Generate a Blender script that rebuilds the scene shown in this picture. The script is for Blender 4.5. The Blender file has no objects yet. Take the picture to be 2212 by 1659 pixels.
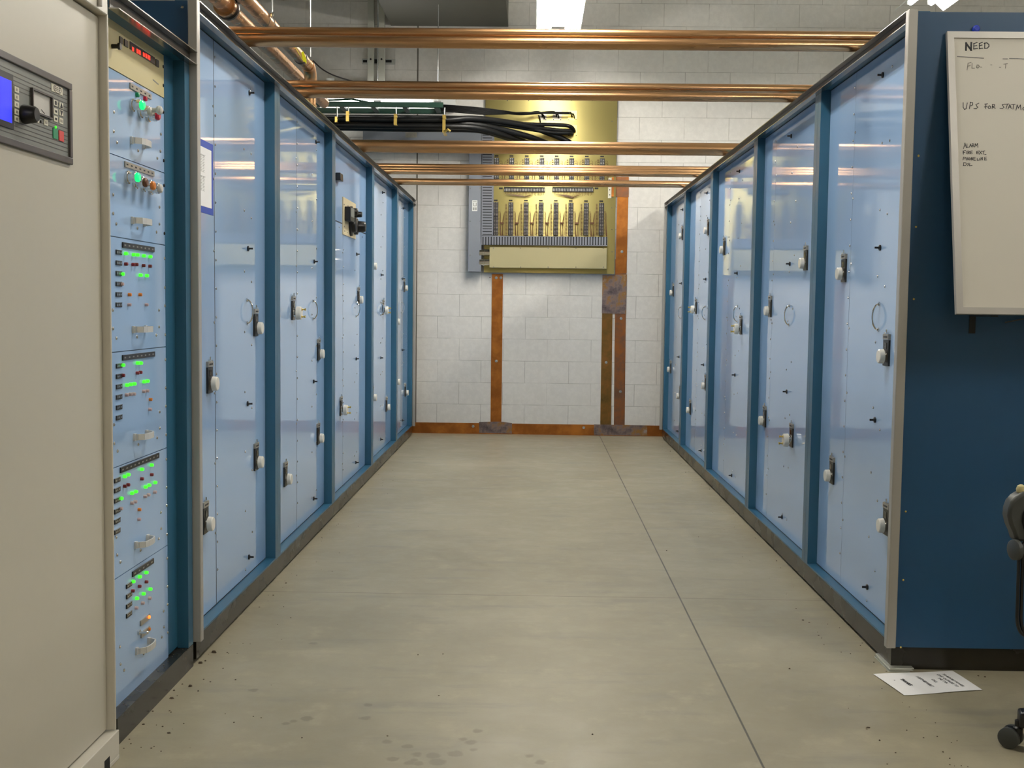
import bpy, math, random
from mathutils import Vector
random.seed(11)
SC = bpy.context.scene
COL = SC.collection
PI = math.pi

# ------------------------------------------------------------------ camera model (surveyed from the photograph)
FPX, PITCH, YAW, ROLL, EYE = 2450.0, -0.0676364, -0.0173207, 0.0122077, 1.1793
IW, IH = 2212, 1659
_cy, _sy, _cp, _sp = math.cos(YAW), math.sin(YAW), math.cos(PITCH), math.sin(PITCH)
FW = Vector((_sy*_cp, _cy*_cp, _sp)); RT = Vector((_cy, -_sy, 0)); UP = RT.cross(FW)
_c, _s = math.cos(ROLL), math.sin(ROLL)
RT, UP = _c*RT + _s*UP, -_s*RT + _c*UP
CAM = Vector((0, 0, EYE))

def ray(px, py): return FW + RT*((px-IW/2)/FPX) - UP*((py-IH/2)/FPX)
def onX(px, py, X): d = ray(px, py); return CAM + d*(X/d.x)
def onY(px, py, Y): d = ray(px, py); return CAM + d*(Y/d.y)
def onZ(px, py, Z): d = ray(px, py); return CAM + d*((Z-EYE)/d.z)
def onP(px, py, p, n): d = ray(px, py); return CAM + d*((p-CAM).dot(n)/d.dot(n))

# ------------------------------------------------------------------ materials
def S(r, g, b):
    f = lambda c: (c/255/12.92) if c/255 <= .04045 else ((c/255+.055)/1.055)**2.4
    return (f(r), f(g), f(b), 1)

class NT:
    def __init__(s, name):
        s.m = bpy.data.materials.new(name); s.m.use_nodes = True
        s.t = s.m.node_tree; s.n = s.t.nodes; s.b = s.n['Principled BSDF']
    def new(s, typ, **kw):
        n = s.n.new(typ)
        for k, v in kw.items(): setattr(n, k, v)
        return n
    def link(s, a, b): s.t.links.new(a, b)
    def val(s, sock, v):
        if hasattr(v, 'links'): s.link(v, sock)
        else: sock.default_value = v
    def math(s, op, a, b=None, c=None):
        n = s.new('ShaderNodeMath', operation=op)
        for i, v in enumerate((a, b, c)):
            if v is not None: s.val(n.inputs[i], v)
        return n.outputs[0]
    def mix(s, f, a, b):
        n = s.new('ShaderNodeMix', data_type='RGBA')
        s.val(n.inputs[0], f); s.val(n.inputs[6], a); s.val(n.inputs[7], b)
        return n.outputs[2]
    def coord(s, scale=(1, 1, 1), space='Object'):
        tc = s.new('ShaderNodeTexCoord'); mp = s.new('ShaderNodeMapping')
        mp.inputs['Scale'].default_value = scale
        s.link(tc.outputs[space], mp.inputs['Vector']); return mp.outputs['Vector']
    def pos(s):
        g = s.new('ShaderNodeNewGeometry'); x = s.new('ShaderNodeSeparateXYZ')
        s.link(g.outputs['Position'], x.inputs[0]); return g.outputs['Position'], x.outputs
    def noise(s, vec, scale, detail=3, rough=.5):
        n = s.new('ShaderNodeTexNoise'); n.inputs['Scale'].default_value = scale
        n.inputs['Detail'].default_value = detail; n.inputs['Roughness'].default_value = rough
        s.link(vec, n.inputs['Vector']); return n.outputs['Fac']
    def ramp(s, f, stops):
        r = s.new('ShaderNodeValToRGB'); e = r.color_ramp.elements
        while len(e) < len(stops): e.new(.5)
        for i, (p, c) in enumerate(stops): e[i].position = p; e[i].color = c
        s.link(f, r.inputs[0]); return r.outputs[0]
    def rng(s, v, a, b, c=0, d=1):
        n = s.new('ShaderNodeMapRange'); n.interpolation_type = 'SMOOTHSTEP'
        for i, q in enumerate((v, a, b, c, d)): s.val(n.inputs[i], q)
        return n.outputs[0]
    def bump(s, h, strength=.2, dist=.002):
        b = s.new('ShaderNodeBump'); b.inputs['Strength'].default_value = strength
        b.inputs['Distance'].default_value = dist
        s.link(h, b.inputs['Height']); s.link(b.outputs[0], s.b.inputs['Normal'])

def mat(name, col, rough=.5, metal=0., var=.06, vs=6, stretch=(1, 1, 1), rvar=.0, bump=0, bs=300, emit=0, spec=.5, coat=0):
    k = NT(name); v = k.coord(stretch)
    f = k.noise(v, vs, 4)
    dark = tuple(c*(1-var) for c in col[:3])+(1,); lite = tuple(min(1, c*(1+var)) for c in col[:3])+(1,)
    k.link(k.mix(f, dark, lite), k.b.inputs['Base Color'])
    if rvar: k.link(k.rng(f, .3, .7, rough-rvar, rough+rvar), k.b.inputs['Roughness'])
    else: k.b.inputs['Roughness'].default_value = rough
    k.b.inputs['Metallic'].default_value = metal
    k.b.inputs['Specular IOR Level'].default_value = spec
    k.b.inputs['Coat Weight'].default_value = coat
    k.b.inputs['Coat Roughness'].default_value = .035
    if bump: k.bump(k.noise(v, bs, 2), bump)
    if emit:
        k.b.inputs['Emission Color'].default_value = col; k.b.inputs['Emission Strength'].default_value = emit
    return k.m

M = {}
M['panel'] = mat('light_blue_enamel', S(158, 188, 224), .045, var=.015, vs=3, spec=.6, coat=.3)
M['frame'] = mat('blue_enamel', S(42, 90, 116), .32, var=.04, vs=4, spec=.5)
M['side'] = mat('dark_blue_sheet', S(32, 74, 110), .38, var=.06, vs=5, bump=.03)
M['inner'] = mat('dark_gap_shade', S(20, 24, 30), .7)  # near-black colour standing in for shade in the panel gaps
M['plinth'] = mat('black_plinth_paint', S(33, 30, 22), .26, var=.1, vs=5, rvar=.03, spec=.35)
M['alu'] = mat('satin_aluminium', S(178, 174, 167), .42, .35, var=.05, stretch=(1, 1, .05), vs=20)
M['rail'] = mat('bright_aluminium_rail', S(170, 166, 158), .2, .95, var=.04)
M['satin'] = mat('satin_handle', S(214, 212, 206), .36, .25)
M['web'] = mat('shaded_groove_web', S(58, 53, 45), .4, .4)  # aluminium web coloured dark for the shade inside the rail groove
M['chrome'] = mat('chrome', S(225, 222, 215), .1, 1., var=.02)
M['screw'] = mat('zinc_screw', S(210, 205, 195), .22, 1., var=.05)
M['blackscrew'] = mat('black_screw', S(28, 28, 30), .35, .4)
M['black'] = mat('black_plastic', S(18, 18, 19), .35, var=.1)
M['blackplate'] = mat('black_anodised_plate', S(44, 42, 38), .3, .4, var=.1)
M['ceramic'] = mat('cream_ceramic', S(222, 219, 209), .12, var=.02)
M['brass'] = mat('brass', S(226, 196, 110), .3, 1., var=.05)
M['label'] = mat('engraved_silver_label', S(168, 162, 150), .35, .6, var=.1, vs=60)
M['window'] = mat('dark_counter_window', S(12, 12, 12), .1)
M['ink'] = mat('black_ink', S(25, 24, 28), .6)
M['ink2'] = mat('faint_ink', S(120, 116, 106), .6)
M['ink3'] = mat('grey_print', S(150, 148, 142), .6)
M['paper'] = mat('white_paper', S(240, 238, 236), .7, var=.02)
M['bluetape'] = mat('blue_tape', S(38, 72, 170), .45, var=.05)
M['cream'] = mat('cream_enamel', S(203, 190, 140), .35, var=.03)
M['coverbox'] = mat('tan_cover_enamel', S(172, 162, 122), .42, var=.03)
M['meterplate'] = mat('cream_meter_plate', S(214, 198, 160), .4, var=.03)
M['beige'] = mat('grey_beige_enamel', S(196, 190, 174), .42, var=.015, vs=40, bump=.02, bs=500)
M['beige_lite'] = mat('pale_beige_enamel', S(208, 202, 188), .4, var=.02)
M['greypanel'] = mat('grey_keypad', S(122, 124, 118), .45, var=.03)
M['bezel'] = mat('dark_bezel', S(66, 60, 58), .4)
M['key'] = mat('cream_key', S(215, 210, 190), .5)
M['keygreen'] = mat('green_key', S(30, 140, 95), .45)
M['keyred'] = mat('red_key', S(215, 60, 55), .45)
M['lcd'] = mat('blue_lcd', S(46, 52, 250), .25, emit=.75, var=.15, vs=250)
M['meterface'] = mat('white_meter_face', S(205, 202, 196), .4)
M['steel'] = mat('galvanised_steel', S(150, 152, 150), .35, .85, var=.15, vs=14)
M['duct'] = mat('galvanised_duct', S(88, 87, 76), .6, .2, var=.12, vs=3)
M['wireway'] = mat('grey_wireway_enamel', S(128, 132, 140), .4, var=.03)
M['slot'] = mat('grey_pvc_duct', S(118, 120, 128), .5, var=.03)
M['slotdark'] = mat('dark_slot', S(10, 10, 12), .8)
M['cable'] = mat('black_cable_jacket', S(11, 11, 11), .42, var=.2, bump=.0, spec=.3)
M['green'] = mat('dark_green_tray', S(18, 58, 44), .4, var=.1)
M['whitebox'] = mat('white_enamel', S(226, 226, 222), .4, var=.02)
M['board'] = mat('whiteboard_surface', S(224, 219, 207), .4, var=.015, spec=.2, vs=2)
M['wire1'] = mat('brown_wire', S(92, 52, 22), .5)
M['wire2'] = mat('amber_wire', S(98, 64, 28), .5)
M['barrier'] = mat('black_barrier_strip', S(22, 21, 22), .4)
M['tab'] = mat('plated_terminal', S(190, 192, 190), .25, .9)
M['yellow'] = mat('yellow_tag', S(225, 220, 20), .5)
M['bluehook'] = mat('blue_plastic', S(25, 60, 190), .4)
M['chair'] = mat('charcoal_plastic', S(62, 64, 62), .45, var=.1, bump=.05)
M['chairdark'] = mat('black_fabric', S(22, 22, 22), .9, bump=.2)
M['dust'] = mat('grey_dust', S(120, 112, 96), .9)
M['crumb'] = mat('brown_debris', S(70, 58, 42), .8, var=.4, vs=40)
M['ledg'] = mat('lit_green_lamp', S(70, 255, 45), .3, emit=.75)
M['ledbig'] = mat('lit_emerald_lamp', S(20, 230, 120), .25, emit=.9)
M['ledr'] = mat('dark_red_lamp', S(120, 24, 40), .3)
M['leda'] = mat('amber_lamp', S(215, 125, 40), .3)
M['ledo'] = mat('lit_orange_lamp', S(255, 120, 40), .3, emit=1.6)
M['ledc'] = mat('clear_lamp', S(196, 170, 172), .25)
M['digit'] = mat('red_led_digits', S(255, 40, 25), .3, emit=1.6)
M['digitwin'] = mat('smoked_display', S(58, 34, 28), .15)
M['capg'] = mat('green_cap', S(20, 140, 90), .3)
M['capr'] = mat('red_cap', S(190, 30, 55), .3)
M['shim'] = mat('shim_plate', S(205, 205, 195), .35, .5)
M['tube'] = mat('fluorescent_tube', (1, .96, .885, 1), .3, emit=95, var=0)
M['strip'] = mat('strip_light_lens', (1, .97, .92, 1), .4, emit=5, var=0)
M['reflector'] = mat('white_reflector', S(240, 240, 235), .35, var=.01)
M['rod'] = mat('plated_rod', S(180, 182, 180), .3, .8)
M['strut'] = mat('painted_conduit', S(196, 196, 184), .5)

def copper(name, base, dark, rough, stretch, scale, lo=.35, hi=.7):
    k = NT(name); v = k.coord(stretch)
    f = k.noise(v, scale, 5, .6)
    k.link(k.mix(k.rng(f, lo, hi), dark, base), k.b.inputs['Base Color'])
    k.link(k.rng(f, .3, .8, rough+.08, rough), k.b.inputs['Roughness'])
    k.b.inputs['Metallic'].default_value = 1
    return k.m
M['copperx'] = copper('copper_tube', S(206, 164, 122), S(190, 146, 102), .24, (.25, 6, 6), 3)
M['strap'] = copper('copper_strap', S(196, 126, 60), S(150, 92, 46), .38, (1, 1, 1), 5)
def patina(name, stops, scale):
    k = NT(name); v = k.coord()
    f = k.noise(v, scale, 6, .65)
    k.link(k.ramp(f, stops), k.b.inputs['Base Color'])
    k.b.inputs['Metallic'].default_value = .75; k.b.inputs['Roughness'].default_value = .42
    return k.m
M['patina'] = patina('heat_stained_copper', [(.3, S(34, 38, 36)), (.42, S(108, 96, 96)), (.5, S(140, 122, 116)), (.58, S(158, 116, 58)), (.7, S(176, 164, 158))], 7)
M['olive'] = patina('tarnished_copper', [(.25, S(38, 36, 24)), (.42, S(112, 86, 42)), (.58, S(140, 98, 48)), (.75, S(120, 78, 56))], 6)
M['plum'] = patina('brown_copper', [(.25, S(96, 72, 66)), (.45, S(128, 90, 66)), (.6, S(158, 96, 46)), (.8, S(118, 84, 70))], 5)
def brassboard():
    k = NT('brushed_gold_sheet'); v = k.coord((.05, 1, 1)); f = k.noise(v, 30, 2)
    g = k.noise(k.coord(), 2.2, 3)
    c = k.mix(g, S(172, 160, 102), S(180, 168, 110)); k.link(c, k.b.inputs['Base Color'])
    k.b.inputs['Metallic'].default_value = .95
    k.b.inputs['Anisotropic'].default_value = .85
    tg = k.new('ShaderNodeCombineXYZ'); tg.inputs[2].default_value = 1; k.link(tg.outputs[0], k.b.inputs['Tangent'])
    k.link(k.rng(f, .3, .7,   .34, .38), k.b.inputs['Roughness'])
    return k.m
M['gold'] = brassboard()

YB = 10.483                                    # face of the back wall
def block_wall():
    k = NT('painted_block_wall'); P, x = k.pos()
    X0 = onY(992.2, 700, YB).x
    v = k.math('DIVIDE', k.math('SUBTRACT', x[2], .2752), .2032)
    row = k.math('FLOOR', v); fv = k.math('FRACT', v)
    par = k.math('FLOORED_MODULO', row, 2.0)
    off = k.math('MULTIPLY', par, .5)
    u = k.math('ADD', k.math('DIVIDE', k.math('SUBTRACT', x[0], X0), .4064), off)
    fu = k.math('FRACT', u)
    dv = k.math('MULTIPLY', k.math('MINIMUM', fv, k.math('SUBTRACT', 1.0, fv)), .2032)
    du = k.math('MULTIPLY', k.math('MINIMUM', fu, k.math('SUBTRACT', 1.0, fu)), .4064)
    d = k.math('MINIMUM', dv, du)
    joint = k.rng(d, .0007, .0032)            # 0 in the joint
    n = k.noise(P, 1.6, 4); n2 = k.noise(P, 26, 4, .6)
    pit = k.rng(k.noise(P, 11, 1), .74, .78)
    base = k.mix(k.rng(n2, .35, .7), S(214, 210, 203), S(222, 218, 211))
    base = k.mix(k.math('MULTIPLY', k.rng(n, .4, .75), .25), base, S(228, 225, 219))
    soft = k.rng(k.noise(P, 4.3, 3), .36, .6, .25, 1)
    base = k.mix(k.math('MULTIPLY', k.math('SUBTRACT', 1.0, joint), soft), base, S(168, 163, 154))
    Xc = onY(901.5, 300, YB).x
    cj = k.rng(k.math('ABSOLUTE', k.math('SUBTRACT', x[0], Xc)), .004, .009)
    base = k.mix(cj, S(92, 86, 74), base)
    base = k.mix(k.math('MULTIPLY', pit, .0), base, S(60, 58, 52))
    k.link(base, k.b.inputs['Base Color']); k.b.inputs['Roughness'].default_value = .55
    h = k.math('ADD', k.math('MULTIPLY', joint, 1.0), k.math('MULTIPLY', k.noise(P, 70, 4, .7), .35))
    k.bump(h, .35, .003)
    return k.m
M['block'] = block_wall()

def concrete():
    k = NT('sealed_concrete_floor'); P, x = k.pos()
    n1 = k.noise(P, 1.1, 5, .6); n2 = k.noise(P, 6, 5, .65); n3 = k.noise(P, 120, 2)
    mp = k.new('ShaderNodeMapping'); mp.inputs['Scale'].default_value = (.8, 4, 1); k.link(P, mp.inputs[0])
    n4 = k.noise(mp.outputs[0], 2.4, 5, .6)
    c = k.mix(k.rng(n1, .35, .68), S(143, 135, 112), S(158, 150, 126))
    c = k.mix(k.math('MULTIPLY', k.rng(n4, .52, .72), .55), c, S(128, 124, 110))
    c = k.mix(k.math('MULTIPLY', k.rng(n2, .5, .75), .35), c, S(188, 178, 152))
    c = k.mix(k.math('MULTIPLY', k.rng(n3, .55, .75), .25), c, S(140, 132, 112))
    def line(sock, p, w, col, amt, c):
        d = k.math('ABSOLUTE', k.math('SUBTRACT', sock, p))
        return k.mix(k.math('MULTIPLY', k.math('SUBTRACT', 1.0, k.rng(d, w*.45, w)), amt), c, col)
    xa, xb = onZ(1297, 945, 0).x, onZ(1650, 1659, 0).x
    ya, yb_ = onZ(1297, 945, 0).y, onZ(1650, 1659, 0).y
    sx = (xb-xa)/(yb_-ya)
    xs = k.math('SUBTRACT', x[0], k.math('MULTIPLY', k.math('SUBTRACT', x[1], ya), sx))
    c = line(xs, xa, .0042, S(48, 44, 36), .9, c)
    ys = k.math('ADD', x[1], k.math('MULTIPLY', k.noise(P, 3, 3), .012))
    c = line(ys, 4.588, .004, S(96, 88, 72), .75, c)
    c = line(ys, 7.63, .006, S(120, 112, 96), .4, c)
    # round damp spots on the concrete
    spots = [(548, 1491, .03), (664, 1552, .04), (634, 1558, .022), (617, 1563, .022), (794, 1523, .03), (790, 1551, .032),
             (836, 1602, .028), (880, 1612, .03), (848, 1640, .032), (901, 1630, .03), (935, 1632, .045), (985, 1628, .045),
             (1031, 1579, .03), (1016, 1604, .034), (1002, 1597, .026), (1022, 1619, .022), (885, 1647, .032), (905, 1649, .03),
             (945, 1646, .05), (893, 1643, .022), (676, 1390, .028), (1168, 1647, .03), (1143, 1633, .022)]
    wob = k.math('MULTIPLY', k.math('SUBTRACT', k.noise(P, 40, 3), .5), .022)
    m = None
    for (px, py, r) in spots:
        p = onZ(px, py, 0)
        dx = k.math('SUBTRACT', x[0], p.x); dy = k.math('SUBTRACT', x[1], p.y)
        d = k.math('SUBTRACT', k.math('SQRT', k.math('ADD', k.math('MULTIPLY', dx, dx), k.math('MULTIPLY', dy, dy))), r*.42)
        m = d if m is None else k.math('MINIMUM', m, d)
    c = k.mix(k.math('MULTIPLY', k.math('SUBTRACT', 1.0, k.rng(k.math('ADD', m, wob), -.004, .006)), .5), c, S(100, 95, 80))
    k.link(c, k.b.inputs['Base Color'])
    k.link(k.rng(n2, .3, .7, .38, .52), k.b.inputs['Roughness'])
    k.bump(k.math('ADD', n3, n2), .06, .002)
    return k.m
M['floor'] = concrete()
M['ceil'] = mat('ceiling_deck', S(215, 214, 206), .7)
M['paintwall'] = mat('painted_wall', S(206, 204, 196), .6, bump=.05, bs=60)

# ------------------------------------------------------------------ geometry helpers
class MB:
    def __init__(s): s.v = []; s.f = []; s.m = []; s.mi = 0
    def add(s, vs, fs):
        n = len(s.v); s.v += [Vector(v) for v in vs]
        s.f += [[n+i for i in f] for f in fs]; s.m += [s.mi]*len(fs); return s
    def box(s, x0, x1, y0, y1, z0, z1):
        x0, x1 = min(x0, x1), max(x0, x1); y0, y1 = min(y0, y1), max(y0, y1); z0, z1 = min(z0, z1), max(z0, z1)
        return s.add([(x0,y0,z0),(x1,y0,z0),(x1,y1,z0),(x0,y1,z0),(x0,y0,z1),(x1,y0,z1),(x1,y1,z1),(x0,y1,z1)],
                     [(0,3,2,1),(4,5,6,7),(0,1,5,4),(1,2,6,5),(2,3,7,6),(3,0,4,7)])
    def prism(s, pts, d):
        d = Vector(d); pts = [Vector(p) for p in pts]; n = len(pts)
        nrm = Vector((0, 0, 0))
        for i in range(n): nrm += pts[i].cross(pts[(i+1) % n])
        if nrm.dot(d) > 0: pts = pts[::-1]
        return s.add(pts+[p+d for p in pts], [tuple(range(n)), tuple(range(2*n-1, n-1, -1))] +
                     [(i, n+i, n+(i+1) % n, (i+1) % n) for i in range(n)])
    def frame3(s, d):
        d = Vector(d).normalized(); a = Vector((0, 0, 1)) if abs(d.z) < .9 else Vector((1, 0, 0))
        u = d.cross(a).normalized(); return d, u, u.cross(d) * -1
    def lathe(s, o, d, prof, n=20):
        o = Vector(o); d, u, w = s.frame3(d); w = d.cross(u); vs = []; fs = []
        for (t, r) in prof:
            for i in range(n):
                a = 2*PI*i/n; vs.append(o + d*t + (u*math.cos(a)+w*math.sin(a))*r)
        for j in range(len(prof)-1):
            for i in range(n):
                k = (i+1) % n; fs.append((j*n+i, j*n+k, (j+1)*n+k, (j+1)*n+i))
        fs.append(tuple(range(n-1, -1, -1))); fs.append(tuple((len(prof)-1)*n+i for i in range(n)))
        return s.add(vs, fs)
    def cyl(s, a, b, r, n=16, r1=None):
        a, b = Vector(a), Vector(b); return s.lathe(a, b-a, [(0, r), ((b-a).length, r if r1 is None else r1)], n)
    def tube(s, path, r, n=8):
        P = [Vector(p) for p in path]; vs = []; fs = []; u = None
        for i, p in enumerate(P):
            t = (P[min(i+1, len(P)-1)] - P[max(i-1, 0)]).normalized()
            if u is None: u = s.frame3(t)[1]
            u = (u - t*u.dot(t)).normalized(); w = t.cross(u)
            for k in range(n):
                a = 2*PI*k/n; vs.append(p + (u*math.cos(a)+w*math.sin(a))*r)
        for j in range(len(P)-1):
            for i in range(n):
                k = (i+1) % n; fs.append((j*n+i, j*n+k, (j+1)*n+k, (j+1)*n+i))
        fs.append(tuple(range(n-1, -1, -1))); fs.append(tuple((len(P)-1)*n+i for i in range(n)))
        return s.add(vs, fs)
    def mesh(s, name, mats, sharp=35, org=(0, 0, 0)):
        me = bpy.data.meshes.new(name); o = Vector(org)
        me.from_pydata([v-o for v in s.v], [], s.f)
        for m in (mats if isinstance(mats, (list, tuple)) else [mats]): me.materials.append(m)
        for i, p in enumerate(me.polygons): p.material_index = s.m[i]; p.use_smooth = True
        me.set_sharp_from_angle(angle=math.radians(sharp)); me.update(); return me
    def build(s, name, mats, parent=None, bevel=0, sharp=35):
        lo = Vector([min(v[i] for v in s.v) for i in range(3)]); hi = Vector([max(v[i] for v in s.v) for i in range(3)])
        org = Vector(((lo.x+hi.x)/2, (lo.y+hi.y)/2, lo.z))
        o = inst(name, s.mesh(name, mats, sharp, org), parent, org)
        if bevel:
            b = o.modifiers.new('edge', 'BEVEL'); b.width = bevel; b.segments = 2; b.limit_method = 'ANGLE'
        return o

WL = {}                                        # world location of every object (all parents are unrotated unless local=True is used)
def inst(name, me, parent=None, loc=(0, 0, 0), rotz=0, local=False):
    o = bpy.data.objects.new(name, me); COL.objects.link(o)
    loc = Vector(loc)
    if parent is not None:
        o.parent = parent
        o.location = loc if local else loc - WL[parent.name]
    else: o.location = loc
    WL[o.name] = loc; o.rotation_euler[2] = rotz
    return o
def tag(o, label, cat, group=None, kind=None):
    o['label'] = label; o['category'] = cat
    if group: o['group'] = group
    if kind: o['kind'] = kind
    return o
def thing(name, loc, label, cat, group=None): return tag(inst(name, None, None, loc), label, cat, group)
def struct(name, mb, m):
    o = mb.build(name, m); o['kind'] = 'structure'; return o
def smooth_path(pts, n=8):
    P = [Vector(p) for p in pts]; out = []
    for i in range(len(P)-1):
        p0, p1, p2, p3 = P[max(i-1, 0)], P[i], P[i+1], P[min(i+2, len(P)-1)]
        for k in range(n):
            t = k/n; out.append(.5*((2*p1)+(p2-p0)*t+(2*p0-5*p1+4*p2-p3)*t*t+(3*p1-p0-3*p2+p3)*t**3))
    return out+[P[-1]]

# ------------------------------------------------------------------ the room
XW0, XW1, YF, ZC = -4.6, 5.2, -4.2, 4.7
struct('floor', MB().box(XW0, XW1, YF, YB+.2, -.1, 0), M['floor'])
struct('wall_back', MB().box(XW0-.2, XW1+.2, YB, YB+.2, 0, ZC), M['block'])
struct('wall_left', MB().box(XW0-.2, XW0, YF, YB, 0, ZC), M['paintwall'])
struct('wall_right', MB().box(XW1, XW1+.2, YF, YB, 0, ZC), M['paintwall'])
struct('wall_front', MB().box(XW0-.2, XW1+.2, YF-.2, YF, 0, ZC), M['paintwall'])
struct('ceiling', MB().box(XW0-.2, XW1+.2, YF-.2, YB+.2, ZC, ZC+.2), M['ceil'])

# ------------------------------------------------------------------ cabinet hardware, built once and placed many times (all facing +x)
def dial_meshes():
    d = {}
    d['plate'] = MB().box(0, .007, -.03, .03, -.055, .035).mesh('counter_plate', M['blackplate'])
    b = MB().box(0, .009, -.031, .031, .037, .056); d['label'] = b.mesh('dial_label', M['label'])
    b = MB()
    for k in range(4): b.box(.009, .0096, -.02+k*.011, -.013+k*.011, .043, .049)
    d['print'] = b.mesh('label_print', M['ink'])
    d['win'] = MB().box(.007, .0085, -.012, .012, .004, .026).mesh('counter_window', M['window'])
    b = MB().box(.0, .012, -.006, .006, .057, .062); b.cyl((.006, 0, .06), (.006, 0, .072), .0035, 8)
    d['lamp'] = b.mesh('pilot_lamp', M['chrome'])
    b = MB().lathe((.007, 0, -.022), (1, 0, 0), [(0, .012), (.003, .012), (.004, .007), (.010, .007)], 16)
    d['shaft'] = b.mesh('shaft', M['chrome'])
    b = MB().lathe((.013, 0, -.022), (1, 0, 0), [(0, .021), (.002, .0255), (.017, .0245), (.0195, .022)], 28)
    d['knob'] = b.mesh('crank_knob', M['ceramic'])
    b = MB().lathe((.007, 0, -.022), (1, 0, 0), [(0, .02), (.005, .02), (.006, .012), (.011, .016), (.014, .012), (.018, .008)], 18)
    for s in (-1, 1): b.cyl((.005, s*.018, -.022+s*.012), (.019, s*.018, -.022+s*.012), .0055, 10)
    d['hub'] = b.mesh('hub', M['chrome'])
    b = MB().lathe((.018, 0, -.022), (1, 0, 0), [(0, .027), (.002, .0315), (.022, .0305), (.025, .027)], 28)
    d['bigknob'] = b.mesh('crank_knob', M['ceramic'])
    d['pin'] = MB().lathe((.043, 0, 0), (1, 0, 0), [(0, .0045), (.004, .0055), (.006, .0035), (.012, .0035), (.014, .0055), (.019, .0055)], 12).mesh('contact_pin', M['brass'])
    return d
DM = dial_meshes()
def put_dial(parent, loc, rz, kind):
    p = inst('counter_dial', DM['plate'], parent, loc, rz)
    for n, k in (('dial_label', 'label'), ('label_print', 'print'), ('counter_window', 'win'), ('pilot_lamp', 'lamp')):
        inst(n, DM[k], p, (0, 0, 0), local=True)
    if kind == 'twin':
        inst('hub', DM['hub'], p, local=True); inst('crank_knob', DM['bigknob'], p, local=True)
        for s in (-1, 1):
            inst('contact_pin', DM['pin'], p, (0, s*.004, -.022+s*.017), local=True)['label'] = 'brass contact pin'
    else:
        inst('shaft', DM['shaft'], p, local=True); inst('crank_knob', DM['knob'], p, local=True)
def handle_mesh():
    pts = [(.0, 0, .046)]+[(.024*math.sin(t), 0, .046*math.cos(t)) for t in [PI*k/14 for k in range(1, 14)]]+[(0, 0, -.046)]
    b = MB().tube(pts, .0038, 8)
    for s in (-1, 1): b.lathe((0, 0, s*.046), (1, 0, 0), [(0, .008), (.003, .008), (.004, .004)], 12)
    return b.mesh('pull_handle', M['chrome'])
HM = handle_mesh()
_b = MB().lathe((0, 0, 0), (1, 0, 0), [(0, .0105), (.005, .0105), (.006, .006), (.008, .004)], 16)
_b.box(.006, .021, -.002, .002, -.0035, .0035)
LM = _b.mesh('latch', M['black'])
SM = MB().lathe((0, 0, 0), (1, 0, 0), [(0, .0048), (.0015, .0046), (.003, .0028)], 10).mesh('screw', M['screw'])
SBM = MB().lathe((0, 0, 0), (1, 0, 0), [(0, .0034), (.001, .0032), (.002, .0018)], 10).mesh('screw', M['brass'])
SKM = MB().lathe((0, 0, 0), (1, 0, 0), [(0, .0052), (.002, .005), (.0035, .003)], 10).mesh('screw', M['blackscrew'])

ZP, ZT = .0905, 2.105                          # plinth top / underside of head rail
LF, LP = -1.0895, -1.132                       # left row: frame face, panel face
RF, RP = 1.2002, 1.2405                        # right row
LPOST = [4.79, 6.158, 7.68, 9.08, 10.285]
RPOST = [4.857, 6.203, 7.718, 9.073, 10.29]

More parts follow.
